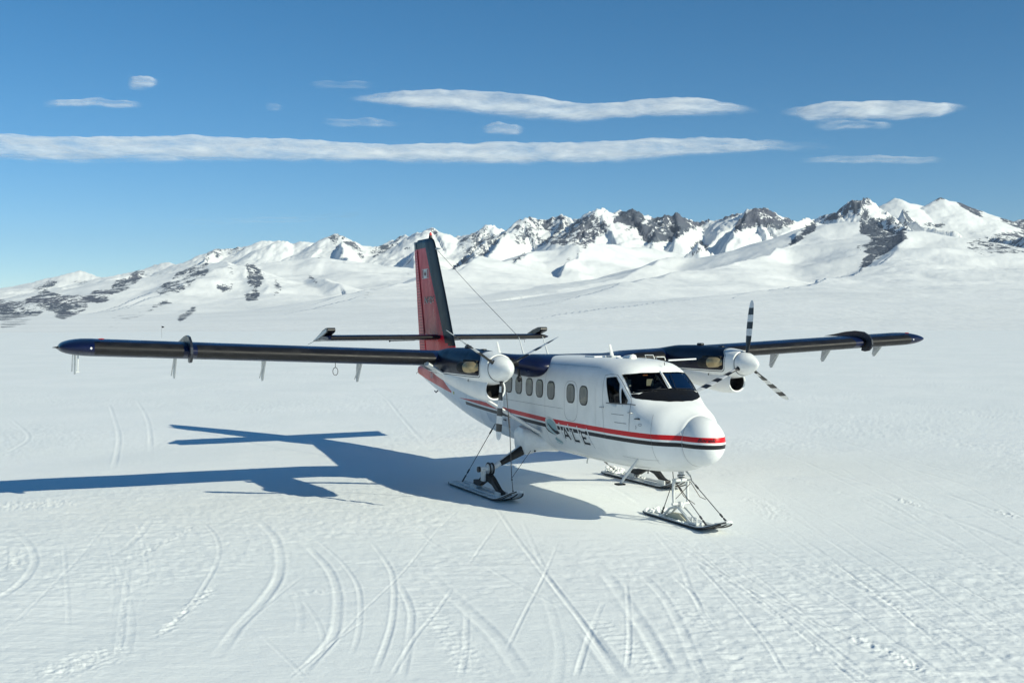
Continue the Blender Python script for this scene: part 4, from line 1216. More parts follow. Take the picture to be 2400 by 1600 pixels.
for s in (-1, 1):
    v, f = loft(wing_sections(s), True, False, True)
    w = mesh_obj('wing', v, f, M_NAVY, plane, sharp=50)
    bm = bmesh.new(); bm.from_mesh(w.data); bmesh.ops.recalc_face_normals(bm, faces=bm.faces); bm.to_mesh(w.data); bm.free()
    WINGS.append(w)
    # rubber boots along the leading edge
    LEs = [p for p in FO if p[0] < .11]
    for (ya, yb) in ((1.30, 2.30), (3.05, 7.62), (7.86, 9.36)):
        sec = []
        for y in np.linspace(ya, yb, 4):
            xl = np.interp(y, [1.22, 1.6], [-5.28, XLE]); zz = np.interp(y, [1.22, 1.6], [2.70, ZM(1.6)]) if y < 1.6 else ZM(y)
            q = wsec(s * y, xl + .004, CH, zz, F=LEs, sc=1.025)
            sec.append(q)
        v, f = loft(sec, False)
        bt_ = mesh_obj('deicing_boot', v, f, M_BOOT, w)
    # white bead painting a landing light glint, and red tip lamp
    MB().sphere((XLE - .01, s * 9.42, ZM(9.4) + .005), .022, 8, 6).build('tip_glint', M_WHITE, w)
    MB().sphere((XLE - .06, s * 9.25, ZM(9.4) + .165), .035, 10, 6, (1.6, 1.6, .35)).build('position_lamp', M_REDGL, w)
    # static wick and stub at the tip
    MB().tube([(XLE - .45, s * 9.86, ZM(9.9)), (XLE - .50, s * 10.03, ZM(9.9) - .005)], [.03, .004], 8).build('tip_probe', M_BLACK, w)
    # stall fence
    yf = -7.75 if s < 0 else 7.95; zf = ZM(yf)
    prof = [(-6.95, .155), (-6.6, .20), (-6.2, .262), (-5.85, .290), (-5.55, .265), (-5.36, .18), (-5.27, .08), (-5.255, -.03), (-5.29, -.12), (-5.37, -.185), (-5.50, -.205), (-5.62, -.185), (-5.60, -.10), (-5.46, -.03), (-5.44, .05), (-5.6, .13), (-6.2, .15)]
    MB().prism([(a, zf + b) for a, b in prof], 1, yf - .022, yf + .022).build('stall_fence', plain('fence_paint', (.018, .022, .032), .35), w, smooth=False)
    # flap and aileron hinge arms
    for y, ln in (((9.62, .42), (7.84, .46), (6.15, .47), (4.2, .45)) if s < 0 else ((9.61, .36), (7.93, .40), (6.33, .45), (4.2, .45))):
        z0 = ZM(y) - .10
        mb = MB(); mb.prism([(-6.62, z0), (-7.0, z0 - .01), (-7.06, z0 - ln + .08), (-7.03, z0 - ln), (-6.96, z0 - ln + .01)], 1, s * y - .012, s * y + .012)
        mb.tube([(-6.55, s * y - .05, z0), (-7.02, s * y - .05, z0 - ln + .06)], .010, 6)
        mb.build('hinge_arm', M_LGREY, w, smooth=False)
    if s < 0:
        MB().tube([(-5.75, -5.0 + .05 * math.cos(a), ZM(5) - .30 + .075 * math.sin(a)) for a in [2 * math.pi * i / 20 for i in range(21)]], .007, 6, False).tube([(-5.75, -5.0, ZM(5) - .23), (-5.75, -5.0, ZM(5) - .12)], .006, 6).build('tie_down_ring', M_CABLE, w)
        MB().tube([(-5.7, -9.62, ZM(9.6) - .12), (-5.7, -9.63, ZM(9.6) - .42)], .011, 6).tube([(-5.7, -9.6, ZM(9.6) - .42), (-5.7, -9.66, ZM(9.6) - .42)], .014, 6).build('pitot_mast', M_LGREY, w)
    # lift strut, white, streamlined
    mb = MB(); mb.tube([(-5.35, s * .84, 1.30), (-5.35, s * 3.22, 2.70)], .036, 14, True, 3.0)
    mb.build('wing_strut', M_WHITE, plane)
    MB().tube([(-5.35, s * 3.10, 2.63), (-5.35, s * 3.28, 2.74)], .045, 12, True, 3.0).build('strut_fairing', M_LGREY, plane)
MB().box((-4.35, -.30, 2.845), (-3.95, .30, 2.885)).build('roof_hatch_strip', M_WHITE, fus, bevel=.012)
# little ventilator and tube frames over the cockpit
MB().tube([(-2.75, .15, 2.86), (-2.80, .15, 2.93), (-2.72, .28, 2.93), (-2.70, .30, 2.86)], .009, 6).tube([(-2.5, .22, 2.85), (-2.5, .22, 2.90), (-2.45, .36, 2.90), (-2.45, .38, 2.84)], .009, 6).build('roof_handle', M_WHITE, fus)
MB().tube([(-2.38, .40, 2.84), (-2.30, .95, 2.86)], .016, 8, True, 1.6).build('temperature_probe', M_WHITE, fus)
MB().tube([(-2.10, .14, 2.76), (-2.11, .14, 2.82)], .008, 6).build('roof_pin', M_BLACK, fus)

# ---- engine nacelles
t = NT('cowling_paint'); P_, x, y, z = t.pos()
n = t.noise(P_, 4.0, 5, .6)
xb = t.math('ADD', -3.44, t.math('MULTIPLY', t.ramp(z, 2.84, 3.02), -.16))
dA = t.math('SUBTRACT', z, 2.575); dB = t.math('SUBTRACT', xb, x)
d_ = t.math('SUBTRACT', 0.09, t.math('SQRT', t.math('ADD', t.math('POWER', t.math('MAXIMUM', t.math('SUBTRACT', .09, dA), 0.0), 2.0), t.math('POWER', t.math('MAXIMUM', t.math('SUBTRACT', .09, dB), 0.0), 2.0))))
dk = t.gt(d_, 0.0); ln = t.mul(t.lt(d_, -.020), t.gt(d_, -.034))
wh = t.mix(t.ramp(n, .4, .75), (0.80, 0.81, 0.80), (0.73, 0.745, 0.74))
c = t.mix(dk, wh, t.mix(t.ramp(n, .4, .7), (0.003, 0.006, 0.022), (0.006, 0.008, 0.018)))
c = t.mix(ln, c, (0.02, 0.02, 0.025))
t.set(color=c, rough=t.ramp(n, .3, .75, .30, .45), spec=.28)
M_COWL = t.m
def sel(yc, x, w, zb, zt, n=2.3, k=40):
    zc = (zb + zt) / 2; h = (zt - zb) / 2; r = []
    for j in range(k):
        a = 2 * math.pi * j / k
        r.append((x, yc + w * math.copysign(abs(math.cos(a)) ** (2 / n), math.cos(a)), zc + h * math.copysign(abs(math.sin(a)) ** (2 / n), math.sin(a))))
    return r
t = NT('propeller_paint'); P_, x, y, z = t.obj()
n = t.noise(P_, 14.0, 4, .6)
rr_ = t.math('SUBTRACT', 1.278, z)
k_ = t.math('DIVIDE', t.math('SUBTRACT', rr_, .012), .141)
odd = t.gt(t.math('MODULO', t.math('MAXIMUM', k_, 0.0), 2.0), 1.0)
odd = t.math('MAXIMUM', odd, t.gt(k_, 6.0))
stk = t.mul(t.gt(z, .31), t.lt(z, .42), t.gt(y, .012))
odd = t.mul(odd, t.math('SUBTRACT', 1.0, stk))
t.set(color=t.mix(odd, t.mix(t.ramp(n, .4, .7), (.72, .73, .73), (.6, .61, .62)), (.014, .014, .016)), rough=.42)
M_BLADE = t.m
def nacelle(s, ph):
    yc = s * 2.67
    mb = MB()
    up = [(-3.165, .235, 2.475, 2.94), (-3.18, .255, 2.455, 2.965), (-3.28, .275, 2.43, 2.985), (-3.5, .30, 2.40, 3.01), (-3.9, .325, 2.36, 3.04), (-4.8, .335, 2.40, 3.065), (-5.5, .335, 2.45, 3.05), (-6.2, .31, 2.5, 2.975), (-6.8, .24, 2.58, 2.90), (-7.3, .10, 2.70, 2.84)]
    xs_ = [up[0][0], up[1][0]] + list(np.linspace(-3.24, -7.3, 26))
    v, f = loft([sel(yc, x, *[float(np.interp(-x, [-q[0] for q in up], [q[k] for q in up])) for k in (1, 2, 3)]) for x in xs_], True, True, True)
    mb.add(v, f)
    ch = [(-3.395, .206, 2.13, 2.54), (-3.42, .218, 2.12, 2.55), (-3.55, .245, 2.105, 2.58), (-3.8, .27, 2.10, 2.62), (-4.3, .295, 2.15, 2.66), (-5.0, .30, 2.26, 2.70), (-5.8, .28, 2.42, 2.73), (-6.3, .18, 2.52, 2.70)]
    xs_ = list(np.linspace(-3.395, -6.3, 24))
    v, f = loft([sel(yc, x, *[float(np.interp(-x, [-q[0] for q in ch], [q[k] for q in ch])) for k in (1, 2, 3)], n=2.25) for x in xs_], True, False, True)
    mb.add(v, f)
    cowl = mb.build('engine_nacelle', M_COWL, plane, sharp=35)
    # round intake lip and dark duct
    zc = 2.335; lip = []
    for a in np.linspace(0, math.pi, 9):
        lip.append(sel(yc, -3.395 + .030 * math.sin(a), .190 + .018 * math.cos(a), zc - .190 - .018 * math.cos(a), zc + .190 + .018 * math.cos(a), 2.1))
    v, f = loft(lip, True); MB().add(v, f).build('intake_lip', M_WHITE, cowl)
    v, f = loft([sel(yc, x, w, zc - w, zc + w, 2.05) for x, w in ((-3.39, .172), (-3.48, .164), (-3.60, .160), (-3.62, .158))], True, False, True)
    MB().add(v, f).build('intake_duct', M_DULLBLACK, cowl)
    # exhaust stubs
    for q in (-1, 1):
        rec = MB()
        rec.box((-4.15, yc + q * .26, 2.61), (-3.50, yc + q * .328, 2.86))
        rec.build('exhaust_recess', M_DULLBLACK, cowl, smooth=False, bevel=.02)
        pts = [(-3.54, yc + q * .26, 2.735), (-3.58, yc + q * .33, 2.735), (-3.66, yc + q * .38, 2.73), (-3.76, yc + q * .40, 2.725)]
        MB().tube(pts, [.085, .10, .105, .105], 16, False, 1.0).build('exhaust_stub', M_BRONZE, cowl)
        MB().tube([(-3.75, yc + q * .395, 2.725), (-3.86, yc + q * .40, 2.72), (-4.08, yc + q * .38, 2.715)], [.108, .112, .10], 16, True).build('exhaust_outlet', M_DULLBLACK, cowl)
    MB().box((-4.75, yc - .05, 3.05), (-4.60, yc + .05, 3.105)).build('filler_cap', M_BLACK, cowl, bevel=.02)
    MB().box((-3.98, yc - .04, 3.03), (-3.85, yc + .04, 3.055)).build('filler_cap', M_BLACK, cowl, bevel=.01)
    for (x_, z_) in ((-4.9, 2.42), (-3.98, 2.47)):
        pass
    for q in (-1, 1):
        MB().sphere((-3.95, yc + q * .298, 2.475), .016, 8, 6, (1, .4, 1.6)).build('drain_hole', M_DULLBLACK, cowl)
    # propeller: hub, blades, spinner
    hub = MB(); hub.tube([(-3.16, yc, 2.713), (-2.95, yc, 2.713)], .14, 20)
    prop = hub.build('propeller', M_RUBBER, plane)
    pr = [(0, .234), (.04, .234), (.10, .226), (.17, .204), (.24, .172), (.31, .134), (.37, .096), (.42, .060), (.450, .030), (.462, .008), (.464, .001)]
    v, f = loft([[(-3.15 + a, yc + b * math.cos(k), 2.713 + b * math.sin(k)) for k in [2 * math.pi * j / 36 for j in range(36)]] for a, b in pr], True, True, True)
    MB().add(v, f).build('spinner', M_WHITE, prop, sharp=60)
    MB().tube([(-3.156, yc + .238 * math.cos(a), 2.713 + .238 * math.sin(a)) for a in [2 * math.pi * i / 36 for i in range(37)]], .006, 6, False).build('spinner_seam', M_LINE, prop)
    rs = [.10, .20, .28, .36, .48, .62, .80, .98, 1.12, 1.20, 1.245, 1.27, 1.278]
    cs = [.035, .036, .045, .075, .108, .128, .138, .136, .124, .104, .078, .045, .012]
    ts = [.034, .034, .028, .020, .015, .012, .010, .008, .006, .005, .004, .003, .002]
    for k in range(3):
        a = ph + k * 2 * math.pi / 3
        rings = []
        for r, c_, t_ in zip(rs, cs, ts):
            tw = math.radians(np.interp(r, [.2, .48, .96, 1.28], [6, 3, -3, -7]) - 3)
            ring = []
            for j in range(16):
                b = 2 * math.pi * j / 16
                lx = c_ * .78 * math.cos(b) if r > .3 else c_ * math.cos(b); ly = t_ * math.sin(b)
                # chord nearly along x (blades feathered)
                ring.append((lx * math.cos(tw) - ly * math.sin(tw), lx * math.sin(tw) + ly * math.cos(tw), r))
            rings.append(ring)
        v, f = loft(rings, True, True, True)
        bl = mesh_obj('blade', v, f, M_BLADE, None, sharp=60)
        bl.rotation_euler = (-a, 0, 0); bl.location = (-3.07, yc, 2.713)
        bl.parent = prop; bl.matrix_parent_inverse = wm(prop).inverted()
        d = Vector((0, math.sin(a), math.cos(a)))
        c0 = Vector((-3.07, yc, 2.713))
        MB().tube([c0 + d * .16, c0 + d * .225], [.062, .050], 14).build('blade_cuff', M_RUBBER, prop)
        MB().tube([c0 + d * .205, c0 + d * .212], [.066, .066], 14).build('cuff_ring', M_WHITE, prop)
    return cowl
nacelle(-1, 3.20)
nacelle(1, .108)
# dark mast under the starboard wing root beside the cabin windows
MB().tube([(-5.45, -1.25, 2.60), (-5.47, -1.22, 2.42)], .03, 8).sphere((-5.47, -1.22, 2.40), .05, 8, 6, (1, 1, 1.5)).build('wing_root_mast', M_BLACK, plane)

# ---- fin and rudder
zt_ = [2.20, 2.75, 2.95, 3.783, 4.28, 5.5, 5.748, 5.86, 5.93, 5.97]
le_ = [-12.02, -12.07, -12.15, -12.572, -12.829, -13.50, -13.643, -13.75, -13.90, -14.10]
LE = lambda z: float(np.interp(z, zt_, le_))
HG = lambda z: -14.34 - (z - 3.24) * .275
TE = lambda z: float(np.interp(z, [2.1, 2.75, 3.74, 5.5, 5.92], [-14.86, -14.93, -15.09, -15.35, -15.41]))
def vsec(z, xa, xb, th, blunt=True):
    """symmetrical section of a vertical surface between xa (front) and xb (rear)"""
    n = 16; r1 = []; r2 = []
    c = xa - xb
    for i in range(n + 1):
        u = (1 - math.cos(math.pi * i / n)) / 2
        if blunt: y = th / 2 * (1.45 * math.sqrt(u) * (1 - u) ** .35 * 1.0 if u < .35 else 1.0 * (1 - .42 * (u - .35) / .65) * 0.98)
        else: y = th / 2 * (math.sin(min(u / .12, 1) * math.pi / 2)) * (1 - u * .93)
        r1.append((xa - c * u, y, z)); r2.append((xa - c * u, -y, z))
    return r1 + r2[::-1][0:]
t = NT('fin_paint'); P_, x, y, z = t.pos()
n = t.noise(t.scalev(P_, (1, 1, .35)), 4.0, 5, .65)
bx_ = t.math('SUBTRACT', -12.741, t.math('MULTIPLY', t.math('SUBTRACT', z, 3.031), .579))
dk = t.math('MAXIMUM', t.gt(z, 5.665), t.mul(t.gt(x, bx_), t.gt(z, 3.0)))
dk = t.math('MAXIMUM', dk, t.mul(t.gt(x, -12.52), t.gt(z, 2.93)))
c = t.mix(t.ramp(n, .38, .68), (0.62, 0.008, 0.025), (0.50, 0.02, 0.035))
c = t.mix(dk, c, (0.012, 0.013, 0.018))
t.set(color=c, rough=t.ramp(n, .3, .75, .26, .42), spec=.22)
M_FIN = t.m
zs = [2.25, 2.6, 2.95, 3.3, 3.8, 4.3, 4.8, 5.2, 5.5, 5.7, 5.8, 5.86, 5.90, 5.93]
rings = [vsec(z, LE(z), HG(min(z, 5.9)), float(np.interp(z, [2.3, 5.7, 5.86, 5.90, 5.93], [.24, .15, .13, .08, .02]))) for z in zs]
v, f = loft(rings, True, False, True)
fin = mesh_obj('tail_fin', v, f, M_FIN, plane, sharp=50)
bm = bmesh.new(); bm.from_mesh(fin.data); bmesh.ops.recalc_face_normals(bm, faces=bm.faces); bm.to_mesh(fin.data); bm.free()
zs = [2.28, 2.6, 3.2, 3.8, 4.4, 5.0, 5.5, 5.7, 5.80, 5.86, 5.89]
rings = [vsec(z, HG(min(z, 5.9)) - .028, TE(z), float(np.interp(z, [2.3, 5.7, 5.80, 5.86, 5.89], [.14, .10, .09, .05, .015])), False) for z in zs]
v, f = loft(rings, True, True, True)
rud = mesh_obj('rudder', v, f, M_FIN, plane, sharp=50)
bm = bmesh.new(); bm.from_mesh(rud.data); bmesh.ops.recalc_face_normals(bm, faces=bm.faces); bm.to_mesh(rud.data); bm.free()
mb = MB()
zz = 2.36
while zz < 5.84:
    xa, xb2 = HG(zz) - .11, TE(zz) + .07
    th0 = float(np.interp(zz, [2.3, 5.7, 5.8], [.14, .10, .09])) / 2
    c_ = HG(zz) - .028 - TE(zz)
    for q in (-1, 1):
        ya = th0 * (1 - (HG(zz) - .028 - xa) / c_ * .93); yb = th0 * (1 - (HG(zz) - .028 - xb2) / c_ * .93)
        e = .003
        vv = [(xa, q * (ya + e), zz - .008), (xb2, q * (yb + e), zz - .008), (xb2, q * (yb + e), zz + .008), (xa, q * (ya + e), zz + .008), (xa, q * (ya - .01), zz - .008), (xb2, q * (yb - .01), zz - .008), (xb2, q * (yb - .01), zz + .008), (xa, q * (ya - .01), zz + .008)]
        mb.add(vv, [(0, 1, 2, 3), (4, 7, 6, 5), (0, 4, 5, 1), (1, 5, 6, 2), (2, 6, 7, 3), (3, 7, 4, 0)])
    zz += .080
rb = mb.build('rudder_corrugation', plain('rudder_groove_shade', (0.16, 0.006, 0.012), .5), rud, smooth=False); rb['kind'] = 'stuff'  # dark strips put the shading between the ribs into the colour
# hinge gap
MB().tube([(HG(3.26) + .0, -.062, 3.26), (HG(5.62), -.045, 5.62)], .016, 6).tube([(HG(3.26) + .0, .062, 3.26), (HG(5.62), .045, 5.62)], .016, 6).build('hinge_gap', M_REDD, fin)
# flag and registration on both faces
FB = BVHTree.FromPolygons([vv.co.copy() for vv in fin.data.vertices], [tuple(p.vertices) for p in fin.data.polygons])
def fin_pt(x, z, s, off=.004):
    h = FB.ray_cast(Vector((x, s * 1.0, z)), Vector((0, -s, 0)))
    return (h[0] + Vector((0, s * off, 0))) if h[0] else Vector((x, s * .1, z))
def finpoly(name, poly_, s, mat, off):
    V = [fin_pt(a, b, s, off) for a, b in poly_]
    return mesh_obj(name, V, [tuple(range(len(V)))], mat, fin, smooth=False)
for s in (-1, 1):
    def fx(u, w):                                  # flag coordinates 0..1 along x from the rear, 0..1 up
        x0, x1 = -14.575, -13.985
        X = x0 + (x1 - x0) * u
        return (X, 4.80 + .27 * w)
    finpoly('flag', [fx(0, 0), fx(1, 0), fx(1, 1), fx(0, 1)], s, M_PAPER, .004)
    for u0, u1 in ((.04, .24), (.76, .96)):
        finpoly('flag_bar', [fx(u0, .04), fx(u1, .04), fx(u1, .96), fx(u0, .96)], s, plain('flag_red', (.30, .01, .03), .4), .007)
    leaf = [(.5, .10), (.505, .30), (.60, .27), (.58, .36), (.68, .50), (.62, .52), (.64, .62), (.57, .57), (.55, .74), (.52, .68), (.5, .86), (.48, .68), (.45, .74), (.43, .57), (.36, .62), (.38, .52), (.32, .50), (.42, .36), (.40, .27), (.495, .30)]
    finpoly('flag_leaf', [fx(a, b) for a, b in leaf], s, plain('flag_leaf_red', (.12, .01, .02), .5), .009)
    V0, F0 = text_mesh('N606', .25, 0, .006)
    w_ = max(q.x for q in V0); h_ = max(q.y for q in V0)
    for nm, mt_, o_, sh in (('registration_outline', M_PAPER, .004, 0), ('registration', M_BLACK, .007, .018)):  # pale copy under the black letters, as their printed outline
        V = []
        for q in V0:
            u = q.x / w_
            X = -14.36 + .86 * u if s < 0 else -13.50 - .86 * u
            V.append(fin_pt(X + sh * .7, 4.09 + .19 * q.y / h_ + sh, s, o_))
        mesh_obj(nm, V, F0, mt_, fin, smooth=False)
MB().tube([(-14.02, 0, 5.90), (-14.02, 0, 6.00)], [.06, .045], 12).build('beacon_base', M_BLACK, fin)
MB().tube([(-14.02, 0, 5.995), (-14.02, 0, 6.05), (-14.02, 0, 6.085)], [.04, .04, .015], 12).build('beacon', M_REDGL, fin)
MB().tube([(LE(5.55) - .1, 0, 5.60), (LE(5.55) + .32, 0, 5.58)], [.035, .008], 8, True, .5).build('fin_probe', M_GREY, fin)

# ---- tailplane and elevators
FT = foil(18, .095, 0.0)
HX = -14.02
for s in (-1, 1):
    front = [(u, w) for u, w in FT if u <= .645]
    sec = [wsec(s * y, -12.98 - .02 * y, 1.62, 3.155, 0, F=front, sc=k) for y, k in ((.02, 1), (1.5, 1), (2.9, 1), (3.10, .95), (3.17, .8), (3.20, .5))]
    v, f = loft(sec, True, True, True)
    tp = mesh_obj('tailplane', v, f, M_NAVY, plane, sharp=50)
    bm = bmesh.new(); bm.from_mesh(tp.data); bmesh.ops.recalc_face_normals(bm, faces=bm.faces); bm.to_mesh(tp.data); bm.free()
    q_ = [p for p in FT if p[0] < .10]
    sec = [wsec(s * y, -12.98 - .02 * y + .004, 1.62, 3.155, 0, F=q_, sc=1.06) for y in (.12, 1.5, 2.95, 3.12)]
    v, f = loft(sec, False); mesh_obj('deicing_boot', v, f, M_BOOT, tp)
    # elevator drooped, its horn balance standing up at the tip
    de = math.radians(9.0)
    def el(x, y, z):
        dx, dz = x - HX, z
        return (HX + dx * math.cos(de) - dz * math.sin(de), y, 3.155 + dx * math.sin(de) * 1.0 + dz * math.cos(de))
    mb = MB()
    secs = []
    for y in (.14, 3.20):
        secs.append([el(a, s * y, b) for a, b in ((HX - .02, .055), (HX - .3, .036), (-14.66, .006), (-14.66, -.006), (HX - .3, -.036), (HX - .02, -.055))])
    v, f = loft(secs, True, True, True); mb.add(v, f)
    elv = mb.build('elevator', plain('elevator_paint', (.30, .32, .33), .4), plane, smooth=False)
    hp = [(-13.10, .03), (-13.13, .075), (-13.30, .10), (-13.60, .10), (HX, .06), (-14.66, .01), (-14.66, -.012), (-14.05, -.055), (-13.5, -.055), (-13.16, -.04), (-13.10, -.01)]
    up_ = .045
    hm = MB(); secs = [[(lambda p: (p[0], p[1], p[2] + up_ * max(0, (a + 14.4)) ))(el(a, s * y, b)) for a, b in hp] for y in (2.985, 3.205)]
    v, f = loft(secs, True, True, True); hm.add(v, f)
    hm.build('horn_balance', M_BLACK, elv, smooth=False, bevel=.015)
    secs = [[(lambda p: (p[0], p[1], p[2] + up_ * max(0, (a + 14.4)) ))(el(-13.9 + (a + 13.9) * .9, s * y, b * .62)) for a, b in hp] for y in (3.2052, 3.212)]
    v, f = loft(secs, True, True, True); MB().add(v, f).build('horn_cap', M_LGREY, elv, smooth=False)
    MB().tube([(-14.66, s * 3.19, 3.04), (-14.84, s * 3.30, 2.96)], .006, 5).build('static_wick', M_CABLE, elv)
for (y0_, y1_) in ((-1.15, -.42), (.42, 1.0)):
    MB().tube([(-14.2, y0_, 3.05), (-14.2, y1_, 3.06)], .012, 6).sphere((-14.2, y0_, 3.045), .028, 8, 6).build('trim_rod', M_BLACK, plane)
MB().tube([(-13.3, 0, 1.88), (-13.42, 0, 1.70), (-13.62, 0, 1.62), (-13.74, 0, 1.66)], [.03, .022, .018, .014], 8).build('tail_bumper', M_BLACK, fus)
MB().tube([(-14.90, 0, 2.21), (-15.12, -.05, 2.08)], .008, 5).build('static_wick', M_CABLE, fus)
onhull('tail_light_panel', patch(rrect(-13.05, 2.12, .42, .14, .04), -1, .005), plain('deep_red', (.38, .006, .01), .3))
onhull('rear_marking', patch(rrect(-10.72, 1.79, .13, .07, .025), -1, .005), M_YEL)

# ---- aerials on the roof
def aerial(base, top, r0, r1, name='aerial', mat=M_LGREY, flat=2.6):
    MB().tube([base, top], [r0, r1], 8, True, flat, up=(0, 1, 0)).build(name, mat, fus)
aerial((-3.75, 0, 2.84), (-3.87, 0, 3.11), .045, .028, flat=.4)
MB().box((-3.90, -.07, 2.86), (-3.68, .07, 2.895)).build('aerial_base', M_GREY, fus, bevel=.01)
aerial((-9.20, 0, 2.74), (-9.37, 0, 3.08), .045, .022, flat=.4)
aerial((-7.86, 0, 2.82), (-8.13, 0, 3.22), .022, .006, flat=1)
aerial((-6.60, 0, 2.84), (-6.87, 0, 3.24), .022, .006, flat=1)
MB().tube([(-13.45, 0, 5.54), (-10.8, 0, 4.35), (-8.10, 0, 3.20)], .006, 5).build('aerial_wire', M_CABLE, fus)
MB().tube([(-2.95, 0, 2.865), (-2.98, 0, 2.875), (-3.3, 0, 2.875)], [.05, .07, .03], 8, True, 1.2).build('roof_fairing', M_WHITE, fus)
MB().sphere((-3.2, -.18, 2.86), .07, 10, 6, (1.4, .8, .4)).build('satellite_puck', M_WHITE, fus)

# ---- landing gear
def ski_mesh(xr, xk, xt, ztip, yc, hw, name, parent):
    X = list(np.linspace(xr, xk, 14)) + list(np.linspace(xk, xt, 12))[1:]
    prof = []
    for x in X:
        k = max(0, (x - xk) / (xt - xk)); z = .028 + (ztip - .028) * k ** 1.8
        w = hw * (1 if k < .35 else math.sqrt(max(.02, 1 - ((k - .35) / .66) ** 2.6)))
        if x < xr + .15: w *= .72 + .28 * (x - xr) / .15
        prof.append((x, z, w))
    rings = []
    for x, z, w in prof:
        t0 = .022
        rings.append([(x, yc - w, z + .012), (x, yc - w * .98, z + .034), (x, yc - w * .80, z + t0), (x, yc - w * .2, z + t0 + .006), (x, yc + w * .2, z + t0 + .006), (x, yc + w * .80, z + t0), (x, yc + w * .98, z + .034), (x, yc + w, z + .012), (x, yc + w * .9, z - .006), (x, yc - w * .9, z - .006)])
    v, f = loft(rings, True, True, True)
    sk = MB().add(v, f).build(name, M_SKI, parent, sharp=40)
    mb = MB()
    for e in (-.86, 0, .86):
        mb.tube([(x, yc + w * e, z - .012) for x, z, w in prof[1:-1]], .014, 6)
    mb.build('ski_keel', M_SKIB, sk)
    edge = [(x, yc - w - .002, z + .008) for x, z, w in prof]
    MB().tube(edge, .013, 6).build('ski_edge', M_SKIB, sk)
    mb = MB()
    for e in (-.36, .36):
        mb.tube([(x, yc + hw * e, .062) for x in np.linspace(xr + .25, xk + .1, 6)], .018, 6)
    mb.build('ski_rail', M_LGREY, sk)
    mb = MB()
    for k in range(3):
        x0 = xt - .42 + k * .11; z0 = np.interp(x0, [q[0] for q in prof], [q[1] for q in prof]) + .032
        mb.tube([(x0 - .12, yc - hw * .55 + k * .03, z0 - .012), (x0, yc - hw * .2 + k * .03, z0 + .012)], .007, 5)
    mb.build('tip_slot', M_LINE, sk)
    return sk
def cable(pts, parent, r=.008, turn=True, name='rigging_cable', mat=M_CABLE):
    mb = MB(); mb.tube(pts, r, 6)
    a, b = Vector(pts[-2]), Vector(pts[-1])
    if turn:
        for k0, k1, rr2 in ((.80, .86, .018), (.90, 1.0, .017)):
            mb.tube([a.lerp(b, k0), a.lerp(b, k1)], rr2, 8)
        a, b = Vector(pts[0]), Vector(pts[1]); mb.tube([a.lerp(b, .12), a.lerp(b, .2)], .017, 8)
    return mb.build(name, mat, parent)
